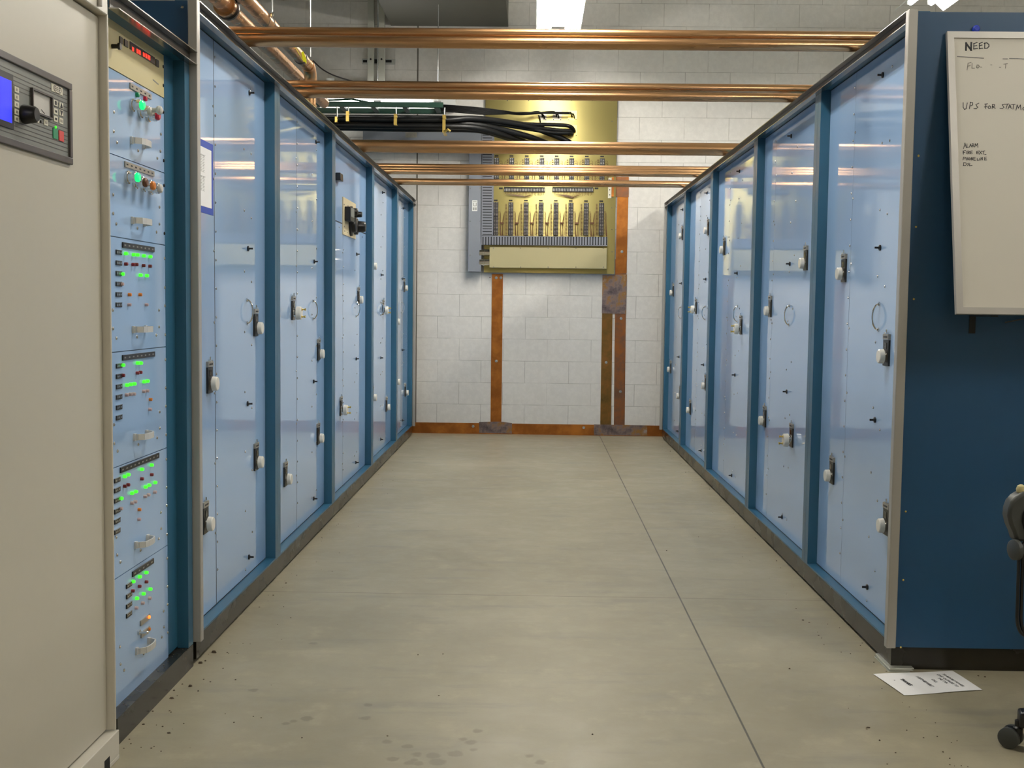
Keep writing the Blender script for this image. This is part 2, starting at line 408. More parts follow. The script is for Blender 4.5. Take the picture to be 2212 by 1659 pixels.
def cabinet(side, i, y0, y1, label, seam, dials, rings, latches, screws_b, near_end=False, far_end=False, top_seam=None):
    L = side < 0; F = LF if L else RF; P = LP if L else RP; B = P + side*.86
    rz = 0 if L else PI
    t = thing('equipment_cabinet', (F+side*.4, (y0+y1)/2, 0), label, 'cabinet', 'cabinets of the left row' if L else 'cabinets of the right row')
    on = lambda px, py: onX(px, py, P)
    back = P + side*.012
    b = MB().box(back, B, y0, y1, ZP, 2.075)                               # carcass
    pw = .0
    b.box(F, back, y0+.001, y0+.05, ZP, ZT); b.box(F, back, y1-.05, y1-.001, ZP, ZT)   # stiles
    b.box(F, back, y0, y1, ZT, 2.15 if False else 2.135)                   # head rail
    b.box(F, back, y0, y1, ZP-.007, ZP)                                     # bottom sill
    b.build('frame', M['frame'], t)
    b = MB().box(F, B, y0, y1, 0.012, ZP-.0075); b.box(F+side*.02, B, y0, y1, 0, .012); b.build('plinth', M['plinth'], t)
    b = MB()
    for z in (2.094, 2.131): b.box(F-side*.025, F+side*.001, y0, y1, z, z+.003)
    b.build('edge_rail', M['rail'], t)
    MB().box(F-side*.0015, F-side*.0001, y0, y1, 2.0975, 2.1305).build('rail_web', M['web'], t)
    ys = on(*seam).y if seam else None
    g = .0036 if L else .0014
    ya, yb = y0+.052, y1-.052
    zA, zB = ZP+.004, ZT-.004
    if ys is None:
        panels = [('wide_panel', ya, yb, zA, zB)]
    elif top_seam:
        zs = top_seam
        panels = [('upper_panel', ya, yb, zs+g, zB)]+([('narrow_panel', ya, ys-g, zA, zs-g), ('wide_panel', ys+g, yb, zA, zs-g)])
    elif L: panels = [('narrow_panel', ya, ys-g, zA, zB), ('wide_panel', ys+g, yb, zA, zB)]
    else: panels = [('wide_panel', ya, ys-g, zA, zB), ('narrow_panel', ys+g, yb, zA, zB)]
    for n, a, c, z0, z1 in panels:
        MB().box(P, P+side*.011, a, c, z0, z1).build(n, M['panel'], t)
    b = MB().box(P+side*.0004, P+side*.008, ya, yb, ZP, ZP+.0045)
    b.box(P+side*.0004, P+side*.008, ya, yb, ZT-.0045, ZT)
    if ys is not None: b.box(P+side*.0004, P+side*.008, ys-g, ys+g, ZP+.0045, (top_seam or ZT-.0046))
    if top_seam: b.box(P+side*.0004, P+side*.008, ya, yb, top_seam-g*.6, top_seam+g*.6)
    b.build('gap_shade_strip', M['inner'], t)  # dark strips filling the panel gaps, in place of their shade
    MB().box(P+side*.0112, P+side*.0118, y0+.0505, y1-.0505, ZP+.001, ZT-.001).build('gap_shade_backing', M['inner'], t)  # dark sheet behind the panels so the gaps read as shaded
    for (px, pt, pb, kind) in dials:
        a, c = on(px, pt), on(px, pb); z = (a.z+c.z)/2
        put_dial(t, (P, a.y, z), rz, kind)
    for (px, pt, pb) in rings:
        a, c = on(px, pt), on(px, pb); inst('pull_handle', HM, t, (P, (a.y+c.y)/2, (a.z+c.z)/2), rz)
    for (px, py) in latches:
        a = on(px, py); inst('latch', LM, t, (P, a.y, a.z), rz)['label'] = 'black quarter turn latch'
    scr = []
    if ys is not None:
        sgn = 1 if L else 1
        zt = (top_seam-.05) if top_seam else 2.045
        k = 0
        while zt - k*.1016 > .15: scr.append((ys+.014, zt-k*.1016)); k += 1
        z = 1.87 if not top_seam else zt-.12
        while z > .12: scr.append((ys-.012, z)); z -= .2525
    for (px, z0, n, st) in screws_b:
        yy = on(px, 700).y
        for q in range(n): scr.append((yy, z0-q*st))
    for (yy, z) in scr: inst('screw', SM, t, (P, yy, z), rz)
    if near_end:
        Xo = F-side*.025
        b = MB().box(Xo, Xo+side*.0305, y0-.03, y0, .078, 2.134)
        b.build('corner_trim', M['alu'], t, .003)
        b = MB().box(F+side*.0058, B, y0-.004, y0-.0005, .075, 2.132); b.build('end_panel', M['side'], t)
    if far_end:
        Xo = F-side*.025
        MB().box(Xo, Xo+side*.025, y1, y1+.025, .078, 2.134).build('corner_trim', M['alu'], t, .003)
    return t

LB = [3.640]+[p+.05 for p in LPOST]
RB = [3.704]+[p+.05 for p in RPOST]
L1 = cabinet(-1, 0, LB[0], LB[1], 'light blue cabinet with the blue bordered notice, nearest of the left row', (464, 650),
    [(450.5, 780, 850, ''), (441, 1083, 1153, ''), (550.5, 666, 728, ''), (551.5, 955, 1018, '')], [(533, 648, 698)],
    [(538, 200.6), (535, 537), (534, 872), (537, 1203)], [(543, 2.03, 8, .254), (528, 1.78, 8, .237)], near_end=True)
L2 = cabinet(-1, 1, LB[1], LB[2], 'second light blue cabinet of the left row, brass pinned dial beside its seam', (640.5, 650),
    [(632, 641, 691, 'twin'), (687, 733, 778, ''), (686, 914, 961, ''), (615, 997, 1052, '')], [(675.5, 651, 688)],
    [(682, 307), (678, 565), (677, 824), (677, 1077)], [(683, 1.98, 8, .254), (673.5, 1.84, 8, .237)])
L3 = cabinet(-1, 2, LB[2], LB[3], 'third light blue cabinet of the left row, with a cream meter plate', (740.5, 700),
    [(735.5, 857, 898, 'twin'), (773.5, 624, 656, '')], [(768.5, 652, 683)],
    [(770, 549), (769, 775), (768, 999)], [(771, 1.5, 6, .254), (766, 1.4, 6, .237)], top_seam=1.66)
L4 = cabinet(-1, 3, LB[3], LB[4], 'fourth light blue cabinet of the left row, twin-pin dial against its pull handle', None,
    [(827, 650, 678, 'twin'), (834, 859, 888, ''), (804, 554, 582, ''), (804, 838, 866, '')], [(822, 654, 680)],
    [(826, 416), (823, 594), (822, 773), (822, 949)], [(826, 1.95, 8, .254), (822, 1.85, 8, .237), (806, 2.0, 18, .1016)])
L5 = cabinet(-1, 4, LB[4], LB[5], 'last light blue cabinet of the left row, next to the block wall', None,
    [(873, 604, 630, ''), (875, 830, 856, ''), (856, 676, 702, ''), (856, 806, 832, '')], [(867, 653, 676)],
    [(871, 450), (869.5, 602), (869, 756), (869, 908)], [(872, 1.95, 8, .254), (869, 1.85, 8, .237)], far_end=True)
R1 = cabinet(1, 0, RB[0], RB[1], 'nearest light blue cabinet of the right row, its dark blue end behind the whiteboard', (1833, 700),
    [(1826, 549, 610, ''), (1918.5, 722, 791, ''), (1800, 986, 1047, ''), (1918.5, 1087, 1158, '')], [(1899, 657, 712)],
    [(1908, 162), (1902, 535), (1891, 907), (1874.5, 1268)], [(1909, 2.03, 8, .254), (1893, 1.78, 8, .237)], near_end=True)
R2 = cabinet(1, 1, RB[1], RB[2], 'second light blue cabinet of the right row, with four dials round one pull handle', (1667, 700),
    [(1743, 532, 584, ''), (1665.5, 640, 685, ''), (1653.5, 877, 923, ''), (1712, 914, 968, 'twin')], [(1705.5, 660, 702)],
    [(1710, 294), (1707, 570), (1700, 846), (1690, 1117)], [(1712, 1.95, 8, .254), (1702, 1.84, 8, .237)])
R3 = cabinet(1, 2, RB[2], RB[3], 'third light blue cabinet of the right row, twin-pin dial just below its handle', (1571, 700),
    [(1566, 514, 551, ''), (1602, 683, 722, 'twin')], [(1593, 661, 695)],
    [(1598, 370), (1593, 590), (1588, 810), (1581, 1027)], [(1597, 1.95, 8, .254), (1590, 1.85, 8, .237)])
R4 = cabinet(1, 3, RB[3], RB[4], 'fourth light blue cabinet of the right row, twin-pin dial left of its handle', (1508, 700),
    [(1504.5, 647, 678, 'twin'), (1492, 866, 894, ''), (1531, 475, 507, ''), (1525.5, 812, 842, '')], [(1524, 661, 691)],
    [(1528, 417), (1525, 603), (1520, 788), (1515, 973)], [(1527, 1.95, 8, .254), (1521, 1.85, 8, .237)])
R5 = cabinet(1, 4, RB[4], RB[5], 'last light blue cabinet of the right row, next to the block wall', None,
    [(1455, 614, 640, ''), (1449.5, 781, 805, ''), (1475, 492, 516, ''), (1470, 838, 862, '')], [(1471, 664, 687)],
    [(1475, 453), (1472, 612), (1467, 771), (1465, 931)], [(1473, 1.95, 8, .254), (1462, 1.9, 8, .24)], far_end=True)

# the meter plate of the third left cabinet, its black boxes, knobs and panel-edge screws
def on3(px, py): return onX(px, py, LP)
a, c = on3(739.4, 425), on3(766.5, 513)
pl = MB().box(LP, LP+.006, a.y, c.y, on3(739.4, 506).z, a.z).build('meter_plate', M['meterplate'], L3)
pl['label'] = 'cream meter plate'
yc = lambda f: a.y+(c.y-a.y)*f
zc = lambda f: a.z+(on3(739.4, 506).z-a.z)*f
XQ = LP+.006
m_ = MB().box(XQ, XQ+.035, yc(.1), yc(.42), zc(.62), zc(.24)).build('meter', M['black'], pl, .002)
MB().box(XQ+.035, XQ+.0365, yc(.13), yc(.39), zc(.5), zc(.27)).build('meter_glass', M['greypanel'], m_)
def knob(name, parent, f, g, r, d, m, rim=None):
    b = MB().lathe((XQ, yc(f), zc(g)), (1, 0, 0), [(0, r*1.15), (d*.3, r*1.1), (d*.35, r*.8), (d*.9, r*.72), (d, r*.6)], 20); return b.build(name, m, parent)
knob('selector_knob', pl, .56, .3, .03, .045, M['black'])
knob('selector_knob', pl, .86, .32, .024, .05, M['black'])
knob('range_knob', pl, .56, .66, .062, .04, M['black'])
knob('range_knob', pl, .9, .66, .045, .07, M['black'])
b = MB()
for k in range(9): inst('screw', SM, L3, (LP, LB[2]+.11+k*.15, 1.66+(.022 if k % 2 else -.03)))
for f, g in ((.05, .2), (.35, .18), (.08, .78), (.1, .9), (.3, .9), (.93, .8)): inst('plate_screw', SM, pl, (XQ, yc(f), zc(g)))
p = on3(729, 384); MB().box(LP, LP+.03, p.y-.07, p.y+.02, p.z-.022, p.z+.022).build('black_catch', M['black'], L3, .004)
# shims under the near corner of the first right cabinet
p0 = onX(1926, 1447, RF)
for k in range(4):
    dx = (-.004, .002, -.001, .003)[k]
    o = MB().box(RF-.012+dx, RF+.062+dx*2, RB[0]-.03+dx, RB[0]+.13+dx, .0002+k*.003, .0002+k*.003+.0026).build('shim_plate', M['shim'])
    tag(o, ('bottom', 'second lowest', 'second highest', 'topmost')[k]+' of the thin metal shims under the right cabinet corner', 'shim', 'shims under the right cabinet corner')
# taped notice
n0, n1 = onX(432, 318, LP), onX(460, 455, LP)
zt, zb = onX(436, 301, LP).z, onX(436, 459, LP).z
nt = thing('notice_sheet', (LP, (n0.y+n1.y)/2, zb), 'white printed notice in a blue border taped to the nearest left cabinet', 'notice')
y1n = onX(460, 380, LP).y; y0n = y1n-.235
MB().box(LP, LP+.0009, y0n, y1n, zb, zt).build('blue_border', M['bluetape'], nt)
yi0, yi1 = y0n+.026, y1n-.024; zi0, zi1 = onX(447, 448, LP).z, onX(447, 322, LP).z
sh = MB().box(LP+.0009, LP+.0016, yi0, yi1, zi0, zi1).build('paper', M['paper'], nt)
b = MB(); X = LP+.0016
def pr(y0, y1, z0, z1): b.box(X, X+.0003, y0, y1, z0, z1)
W_, H_ = yi1-yi0, zi1-zi0
for blk, (t0, t1, n) in enumerate(((.13, .42, 11), (.49, .74, 10))):
    pr(yi0+.05*W_, yi1-.4*W_, zi1-t0*H_-.001, zi1-t0*H_)
    for k in range(n):
        z = zi1-(t0+(t1-t0)*(k+1)/n)*H_
        for q in range(3): pr(yi0+(.08+.17*q)*W_, yi0+(.08+.17*q+.1+.03*random.random())*W_, z, z+.0016 if k else z+.003)
b.build('print', M['ink3'], sh)

# ------------------------------------------------------------------ control rack (left, nearer than the cabinets)
RX = -1.125                                     # module face
def onR(px, py, dx=0): return onX(px, py, RX+dx)
ye = onR(357.6, 700).y; ym = ye-.505
rk = thing('control_rack', (LF-.4, ym+.1, 0), 'blue control rack of lit push buttons between grey transmitter and blue cabinets', 'rack')
y0r, y1r = 2.93, 3.606
b = MB().box(RX-.006, -1.95, y0r, y1r, .075, 1.925)
b.box(RX-.006, RX+.0, ye+.002, y1r, .08, 1.93); b.box(RX-.006, RX, y0r, ym-.002, .08, 1.93)
b.box(LF, RX, y1r-.05, y1r, .075, 1.93)
b.box(LF, RX-.006, y0r, y1r, 1.93, 1.968)
b.build('frame', M['frame'], rk)
b = MB().box(LF, -1.95, y0r, y1r, .0, .074); b.build('plinth', M['plinth'], rk)
b = MB()
for z in (1.926, 1.965): b.box(LF-.001, LF+.025, y0r, y1r+.004, z, z+.003)
b.build('edge_rail', M['rail'], rk)
MB().box(LF+.0001, LF+.0015, y0r, y1r, 1.9295, 1.9645).build('rail_web', M['web'], rk)

zbd = [onR(358, y).z for y in (375, 530, 749, 968, 1180)]
zcr = onR(362, 217).z
bounds = [zcr]+zbd+[onR(368, 1420).z]
LEDB = {}
for nm, mm in (('g', 'ledg'), ('r', 'ledr'), ('a', 'leda'), ('c', 'ledc'), ('o', 'ledo')):
    LEDB[nm] = MB().lathe((0, 0, 0), (1, 0, 0), [(0, .0048), (.007, .0048), (.009, .0038)], 14).mesh('push_button', [M[mm]])
RIM = MB().lathe((0, 0, 0), (1, 0, 0), [(0, .0065), (.004, .0065), (.005, .005)], 14).mesh('button_collar', M['black'])
RLBL = MB().box(0, .003, -.021, .021, -.0065, .0065); RLBL.mi = 1
for k in range(3): RLBL.box(.003, .0034, -.016+.012*k, -.009+.012*k, -.003, .0025)
RLBL.box(.0, .0036, -.021, .021, .0052, .0066)
RLBL = RLBL.mesh('row_label', [M['blackplate'], M['screw']])
pts = [(0, -.05, 0), (.012, -.05, 0), (.026, -.04, 0), (.031, -.02, 0), (.032, 0, 0), (.031, .02, 0), (.026, .04, 0), (.012, .05, 0), (0, .05, 0)]
hb = MB()
for (p, q) in zip(pts[:-1], pts[1:]):
    p, q = Vector(p), Vector(q); d = (q-p).normalized(); n = Vector((d.y, -d.x, 0))*.002
    hb.prism([p-n+Vector((0, 0, -.0085)), q-n+Vector((0, 0, -.0085)), q+n+Vector((0, 0, -.0085)), p+n+Vector((0, 0, -.0085))], (0, 0, .017))
for s in (-1, 1): hb.box(0, .006, s*.05-.006, s*.05+.006, -.01, .01)
RHM = hb.mesh('bail_handle', M['satin'])
def big_lamp(col): return MB().lathe((.026, 0, 0), (1, 0, 0), [(0, .013), (.007, .013), (.0105, .009)], 18).mesh('lamp_lens', col)
LBEZ = MB().lathe((0, 0, 0), (1, 0, 0), [(0, .0185), (.006, .0185), (.0065, .0145), (.018, .0145), (.019, .0165), (.026, .016), (.0275, .013)], 20).mesh('lamp_bezel', M['chrome'])
BIGM = {k: big_lamp(M[v]) for k, v in (('g', 'ledbig'), ('r', 'capr'), ('a', 'leda'), ('b', 'wire1'), ('c', 'meterface'))}

def module(name, z1, z0, strip, labels, leds, handle, screws, edges, big=(), label=None):
    o = MB().box(RX-.006, RX, ym, ye, z0+.0012, z1-.0012).build(name, M['panel'], rk)
    if label: o['label'] = label
    if strip:
        a, c, h = strip; p, q = onR(*a), onR(*c)
        s_ = MB().box(RX, RX+.004, p.y, q.y, p.z-.0075, p.z+.0075).build('label_strip', M['blackplate' if len(leds) else 'label'], o)
        b = MB(); n = max(3, int((q.y-p.y)/.03))
        for k in range(n): b.box(RX+.004, RX+.0045, p.y+(q.y-p.y)*(k+.25)/n, p.y+(q.y-p.y)*(k+.6)/n, p.z-.002, p.z+.002)
        b.build('label_print', M['label'] if len(leds) else M['ink'], s_)
    for (px, py) in labels:
        p = onR(px, py, .003); l = inst('row_label', RLBL, o, (RX, p.y, p.z)); 
    for (cc, px, py) in leds:
        p = onR(px, py, .011); inst('push_button', LEDB[cc], o, (RX, p.y, p.z))
    for (cc, px, py) in big:
        p = onR(px, py, .0); bz = inst('lamp_bezel', LBEZ, o, (RX, p.y, p.z)); inst('lamp_lens', BIGM[cc], o, (RX, p.y, p.z))
    if handle:
        p = onR(handle[0], handle[1], .02); inst('bail_handle', RHM, o, (RX, ye-.237, p.z))
    for (px, py) in screws: p = onR(px, py, .003); inst('screw', SM, o, (RX, p.y, p.z))
    for (px, py) in edges: p = onR(px, py, .003); inst('mounting_screw', SKM if len(big) else SM, o, (RX, ye-.006, p.z))
    return o
cu = MB().box(RX-.006, RX+.001, ym, ye, zcr+.0012, 1.925).build('monitor_unit', M['cream'], rk)
cu['label'] = 'cream monitor unit with a red digit display'
def crect(name, m, x0, yt, yb, x1, dep, par=cu):
    p, q, r = onR(x0, yt, .001), onR(x1, yt, .001), onR(x0, yb, .001)
    return MB().box(RX+.001, RX+.001+dep, p.y, q.y, r.z, p.z).build(name, m, par)
crect('thumb_switch', M['black'], 257, 78, 92, 263, .003); crect('thumb_switch', M['black'], 267, 84, 98, 275, .003)
crect('thumb_switch', M['black'], 335.3, 127, 142, 341.4, .003)
dw = crect('display', M['digitwin'], 279.7, 89, 106, 333, .002)
b = MB()
for (x0, yt, yb, x1) in ((285.5, 101, 109, 289), (295, 105, 114, 297.5), (299, 107, 116, 303.5), (309, 113, 121, 312), (314, 115, 124, 317), (319, 118, 127, 324)):
    p, q, r = onR(x0, yt, .003), onR(x1, yt, .003), onR(x0, yb, .003); b.box(RX+.003, RX+.0035, p.y, q.y, r.z, p.z)
b.build('digits', M['digit'], dw)
p = onR(249, 100, .01); MB().lathe((RX+.001, p.y, p.z), (1, 0, 0), [(0, .006), (.016, .006), (.017, .009), (.024, .009)], 14).build('black_knob', M['black'], cu)
b = MB()
for k in range(4): p = onR(332+k*3, 172+k*2.6, .001); b.box(RX+.001, RX+.0014, p.y-.008, p.y+.006, p.z-.004, p.z)
b.build('faint_print', M['ink3'], cu)
for py in (150, 190): p = onR(361, py); inst('mounting_screw', SKM, cu, (RX, ye-.006, p.z))
m2 = module('lamp_module', bounds[0], bounds[1], ((279, 184.5), (325, 210), 0), [], [], (304, 306),
    [(248, 242), (247.5, 284), (254.4, 307.7), (349, 290), (348, 326.7), (341.4, 342), (300, 325.5)], [(360, 245), (358, 348)],
    [('g', 284, 227), ('c', 302, 241), ('r', 318.5, 250)])
for px, py, mm in ((294, 205, 'capg'), (311, 213.5, 'capr')):
    p = onR(px, py); MB().lathe((RX, p.y, p.z), (1, 0, 0), [(0, .007), (.008, .007), (.009, .005)], 14).build('cap_button', M[mm], m2)
p = onR(302, 241); MB().lathe((RX+.03, p.y, p.z+.004), (1, 0, 0), [(0, .007), (.018, .007), (.02, .011), (.026, .0135), (.032, .011), (.035, .006)], 18).build('glass_knob', M['meterface'], m2)
module('lamp_module', bounds[1], bounds[2], ((268, 354), (331, 374), 0), [], [], (303, 477),
    [(246.3, 420.6), (246.3, 461), (253, 483.6), (346, 447.6), (346, 484), (339.8, 501.4), (298.6, 492.7)], [(356.7, 401), (355.8, 504)],
    [('g', 274, 383), ('b', 291, 394), ('a', 308, 401), ('c', 324, 407)])
def Z(cc, s): return [(cc, s[i], s[i+1]) for i in range(0, len(s), 2)]
module('push_button_module', bounds[2], bounds[3], ((263.4, 529), (331.4, 537), 0),
    [(258, y) for y in (545, 568, 590.5, 613.5, 636, 658.3)],
    Z('g', [277.9, 547.7, 294.4, 550, 302.5, 550.6, 316.4, 552.7, 330, 554.4, 270.6, 592, 309, 594.3, 322.7, 595.5]) +
    Z('r', [277.9, 570.3, 293.2, 571.5, 300.4, 571.5, 315.5, 573.8, 329.4, 575.2]) + Z('c', [269.2, 613.7, 285, 658.3, 321.9, 658.3]) +
    Z('a', [285.7, 636.6, 308.3, 636.6]), (302, 712),
    [(245.5, 670), (245.7, 710), (253.3, 730.6), (345, 670), (345.3, 706), (339.2, 724), (298, 727.7)], [(356, 558), (356, 621), (356, 660.6), (356, 723)])
module('push_button_module', bounds[3], bounds[4], ((263.4, 773), (332.3, 765), 0),
    [(258.5, y) for y in (790, 812.5, 834.8, 857.3, 879.6, 901.6)],
    Z('g', [271.5, 788.8, 303, 784.4, 309.7, 784.4, 280.2, 831.9, 288, 830.4, 295.8, 829.3, 316.9, 824.7, 324.2, 823.2]) +
    Z('r', [271.5, 811, 302.5, 805.8, 308.8, 804.4]) + Z('c', [279.3, 853, 287, 851.6, 294.7, 851, 316.4, 845.2, 323.6, 844.3, 329.4, 884.3]) +
    Z('a', [330.5, 863]), (303, 945),
    [(248, 917.5), (248.4, 958), (256, 974.5), (346.4, 889.8), (346.7, 924.8), (341, 945.6), (300.4, 960)], [(357, 777), (357, 838.5), (357, 878), (357, 940)])
module('push_button_module', bounds[4], bounds[5], ((258.6, 1016), (341.5, 985), 0),
    [(254.5, y) for y in (1036.9, 1058, 1080, 1103.2, 1125.2, 1147.5)],
    Z('g', [275.2, 1029.3, 282.7, 1025.4, 312, 1013.7, 333, 1004.6, 267.6, 1076.7, 290.8, 1065.5, 299, 1061.9, 320, 1052, 327.6, 1048.3, 340.6, 1042.3]) +
    Z('r', [275.2, 1050.4, 282.4, 1047.4, 312, 1034.5, 333, 1025.4]) +
    Z('c', [266.7, 1098.7, 290.8, 1086.6, 297.5, 1083.6, 318.9, 1072.4, 326, 1069, 339.7, 1063, 305.9, 1121.9]) + Z('a', [306.5, 1100.8]), (309, 1176),
    [(253, 1160.5), (254.7, 1198.8), (261.6, 1214), (349, 1106.8), (349.6, 1141.8), (344.5, 1163.5), (305, 1188.5)], [(358, 993), (358.7, 1054), (359.6, 1093), (361.7, 1154.5)])
m7 = module('push_button_module', bounds[5], bounds[6], ((284.8, 1241), (330, 1214), 0),
    [(280, y) for y in (1263.6, 1285.6, 1306.7, 1327)],
    Z('g', [293.3, 1256.4, 307.4, 1245.8, 321.6, 1236.8, 301.4, 1292.5, 315.6, 1282.6, 330, 1272.6]) +
    Z('r', [292.4, 1276.6, 306.8, 1266.6, 321.6, 1257]) + Z('c', [299.9, 1313.3, 313.5, 1302.8, 328.5, 1292.2]) + Z('o', [326.4, 1333]) + Z('a', [327, 1359]), (316, 1400),
    [(260.7, 1397), (262, 1434.8), (269.7, 1447.8), (355, 1319.7), (355.7, 1354.4), (351, 1376), (312, 1412)], [(362.3, 1206), (364, 1266), (364.7, 1304.3), (366.8, 1363)])
for (x0, yy, x1) in ((302, 1346, 322), (303, 1372, 322)):
    p, q = onR(x0, yy), onR(x1, yy); b = MB().box(RX, RX+.004, p.y, q.y, p.z-.009, p.z+.006); b.build('label_strip', M['label'], m7)
p = onR(298.4, 1366); b = MB().lathe((RX, p.y, p.z), (1, 0, 0), [(0, .008), (.006, .008), (.007, .004), (.022, .003), (.026, .005), (.03, .003)], 12); b.build('toggle_switch', M['chrome'], m7)

# ------------------------------------------------------------------ grey transmitter cabinet (far left, nearest)
TF, TD, TP = -1.06, -1.081, -1.055              # frame face, door face, plinth face
def onT(px, py, dx=0): return onX(px, py, TD+dx)
tr = thing('transmitter_cabinet', (-1.5, 2.4, 0), 'tall beige grey transmitter cabinet with a dark keypad panel on its door', 'cabinet')
te = onX(242, 700, TF).y                       # far end
td = onT(219, 600).y                           # door end
T0 = 1.35
ztd = onT(218, 40).z
b = MB().box(TD-.02, -2.0, T0, te, .08, 2.06)
b.box(TF, TD-.02, td+.003, te, .079, 2.06); b.box(TF, TD-.02, T0, T0+.04, .079, 2.06)
b.box(TF, TD-.02, T0, te, ztd+.004, 2.06)
b.build('frame', M['beige_lite'], tr, .003)
MB().box(TD-.018, TD, T0+.043, td, .083, ztd).build('door', M['beige'], tr, .002)
b = MB().box(TP, -2.0, T0, te+.004, .012, .077); b.box(TP, TP-.3, T0, 2.71, 0, .012); b.box(TP, TP-.3, 2.78, te+.004, 0, .012)
pl_ = b.build('plinth', M['beige_lite'], tr, .002)
p = onX(232, 1648, TP); MB().box(TP+.0002, TP-.01, p.y-.02, p.y+.016, .0, .034).build('foot_slot', M['slotdark'], pl_)
p = onX(212, 4, TF); MB().cyl((TF+.004, p.y, p.z-.01), (TF+.004, p.y, p.z+.05), .006, 12).build('hinge', M['alu'], tr)
# keypad panel
q1 = onT(150, 181); q0 = onT(150, 356)
ky1 = q1.y; ky0 = ky1-.62; kz1 = q1.z; kz0 = q0.z
kp = MB().box(TD, TD+.002, ky0+.012, ky1-.012, kz0+.012, kz1-.012).build('keypad_panel', M['greypanel'], tr)
b = MB(); w = .016
b.box(TD, TD+.007, ky0, ky1, kz1-w, kz1); b.box(TD, TD+.007, ky0, ky1, kz0, kz0+w)
b.box(TD, TD+.007, ky0, ky0+w, kz0+w, kz1-w); b.box(TD, TD+.007, ky1-w, ky1, kz0+w, kz1-w)
b.build('bezel', M['bezel'], kp, .002)
KX = TD+.002
def onK(px, py): return onX(px, py, KX)
b = MB()
for k in range(5): b.box(KX, KX+.0004, ky0+.02, ky1-.02, kz1-.032-.009*k, kz1-.0303-.009*k)
for k in range(7): b.box(KX, KX+.0004, ky0+.02, ky1-.02, kz0+.026+.009*k, kz0+.0277+.009*k)
b.build('stripes', M['bezel'], kp)
def krect(name, m, x, y, w, h, dep, par=kp, bevel=0):
    p = onK(x, y); a = onK(x-w/2, y); c_ = onK(x+w/2, y); hh = (onK(x, y-h/2).z-onK(x, y+h/2).z)/2
    return MB().box(KX, KX+dep, a.y, c_.y, p.z-hh, p.z+hh).build(name, m, par, bevel)
p = onK(21, 175); q = onK(21, 265.5)
lc = MB().box(KX, KX+.003, p.y-.13, onK(26, 200).y, q.z-.012, p.z+.014).build('screen_surround', M['black'], kp)
MB().box(KX+.003, KX+.0035, p.y-.12, p.y, q.z, p.z).build('screen', M['lcd'], lc)
for y in (193.8, 209.8, 225.9, 241.9, 257):
    o = krect('key', M['key'], 35, y, 9.5, 12, .0015); krect('key_mark', M['label'], 35, y, 3, 5, .002, o)
for x, y, s in ((119, 222.5, 1), (131.3, 228.4, 1), (119.5, 240.7, 1), (131.3, 243.9, 1), (119.5, 257, 1), (131.3, 261.3, 0), (79.3, 258, 0), (98.4, 264.7, 0)):
    o = krect('key', M['key'], x, y, 8, 12.5, .0015)
    pc = onK(x, y); X = KX+.0016
    if (x, y) == (131.3, 228.4): MB().prism([(X, pc.y-.007, pc.z-.005), (X, pc.y+.007, pc.z-.005), (X, pc.y, pc.z+.006)], (.0006, 0, 0)).build('key_mark', M['ink'], o)
    elif (x, y) == (131.3, 243.9): MB().prism([(X, pc.y-.007, pc.z+.005), (X, pc.y+.007, pc.z+.005), (X, pc.y, pc.z-.006)], (.0006, 0, 0)).build('key_mark', M['ink'], o)
    elif s: krect('key_mark', M['ink'], x, y, 3.2, 4.5 if y > 230 else 8, .0022, o)
    else: krect('key_mark', M['label'], x, y, 4, 5, .0022, o)
krect('green_button', M['keygreen'], 118.6, 289, 10, 22, .002); krect('red_button', M['keyred'], 131.3, 294, 10, 22, .002)
p = onK(119.3, 274.8); MB().lathe((KX, p.y, p.z), (1, 0, 0), [(0, .003), (.002, .003), (.003, .002)], 10).build('status_light', M['ledg'], kp)
p = onK(88, 262.5); MB().lathe((KX, p.y, p.z), (1, 0, 0), [(0, .003), (.002, .003)], 10).build('black_dot', M['black'], kp)
p = onK(50, 247)
b = MB().lathe((KX, p.y, p.z), (1, 0, 0), [(0, .019), (.004, .0205), (.01, .0195), (.026, .017), (.03, .014)], 28)
b.build('rotary_knob', M['black'], kp)
a, c = onK(67.5, 216), onK(108, 231); zt_, zb_ = onK(67.5, 193.8).z, onK(67.5, 238.5).z
mt = MB().box(KX, KX+.0006, a.y, c.y, zb_, zt_).build('meter', M['meterface'], kp)
b = MB(); t_ = .004
b.box(KX, KX+.006, a.y-t_, c.y+t_, zt_, zt_+t_); b.box(KX, KX+.006, a.y-t_, c.y+t_, zb_-t_, zb_)
b.box(KX, KX+.006, a.y-t_, a.y, zb_, zt_); b.box(KX, KX+.006, c.y, c.y+t_, zb_, zt_)
b.build('meter_rim', M['bezel'], mt)
MB().tube([(KX+.001, a.y+(c.y-a.y)*.5, zb_+.01), (KX+.001, a.y+(c.y-a.y)*.68, zt_-.04)], .0007, 6).build('needle', M['ink'], mt)
lg = krect('maker_label', M['key'], 122.5, 193, 24, 17, .001)
p = onK(123, 193); b = MB(); X = KX+.001
for k in range(16):                            # double oval ring with three letter-like bars, as the worn badge shows
    a0, a1 = 2*PI*k/16, 2*PI*(k+1)/16
    b.tube([(X, p.y+.021*math.cos(a0), p.z+.0085*math.sin(a0)), (X, p.y+.021*math.cos(a1), p.z+.0085*math.sin(a1))], .0007, 5)
for k in (-1, 0, 1):
    b.box(X, X+.0005, p.y+.011*k-.004, p.y+.011*k-.0022, p.z-.0045, p.z+.0045)
    for dz in (-.004, 0, .004): b.box(X, X+.0005, p.y+.011*k-.0022, p.y+.011*k+.0035, p.z+dz-.0006, p.z+dz+.0006)
b.build('badge_print', M['bezel'], lg)

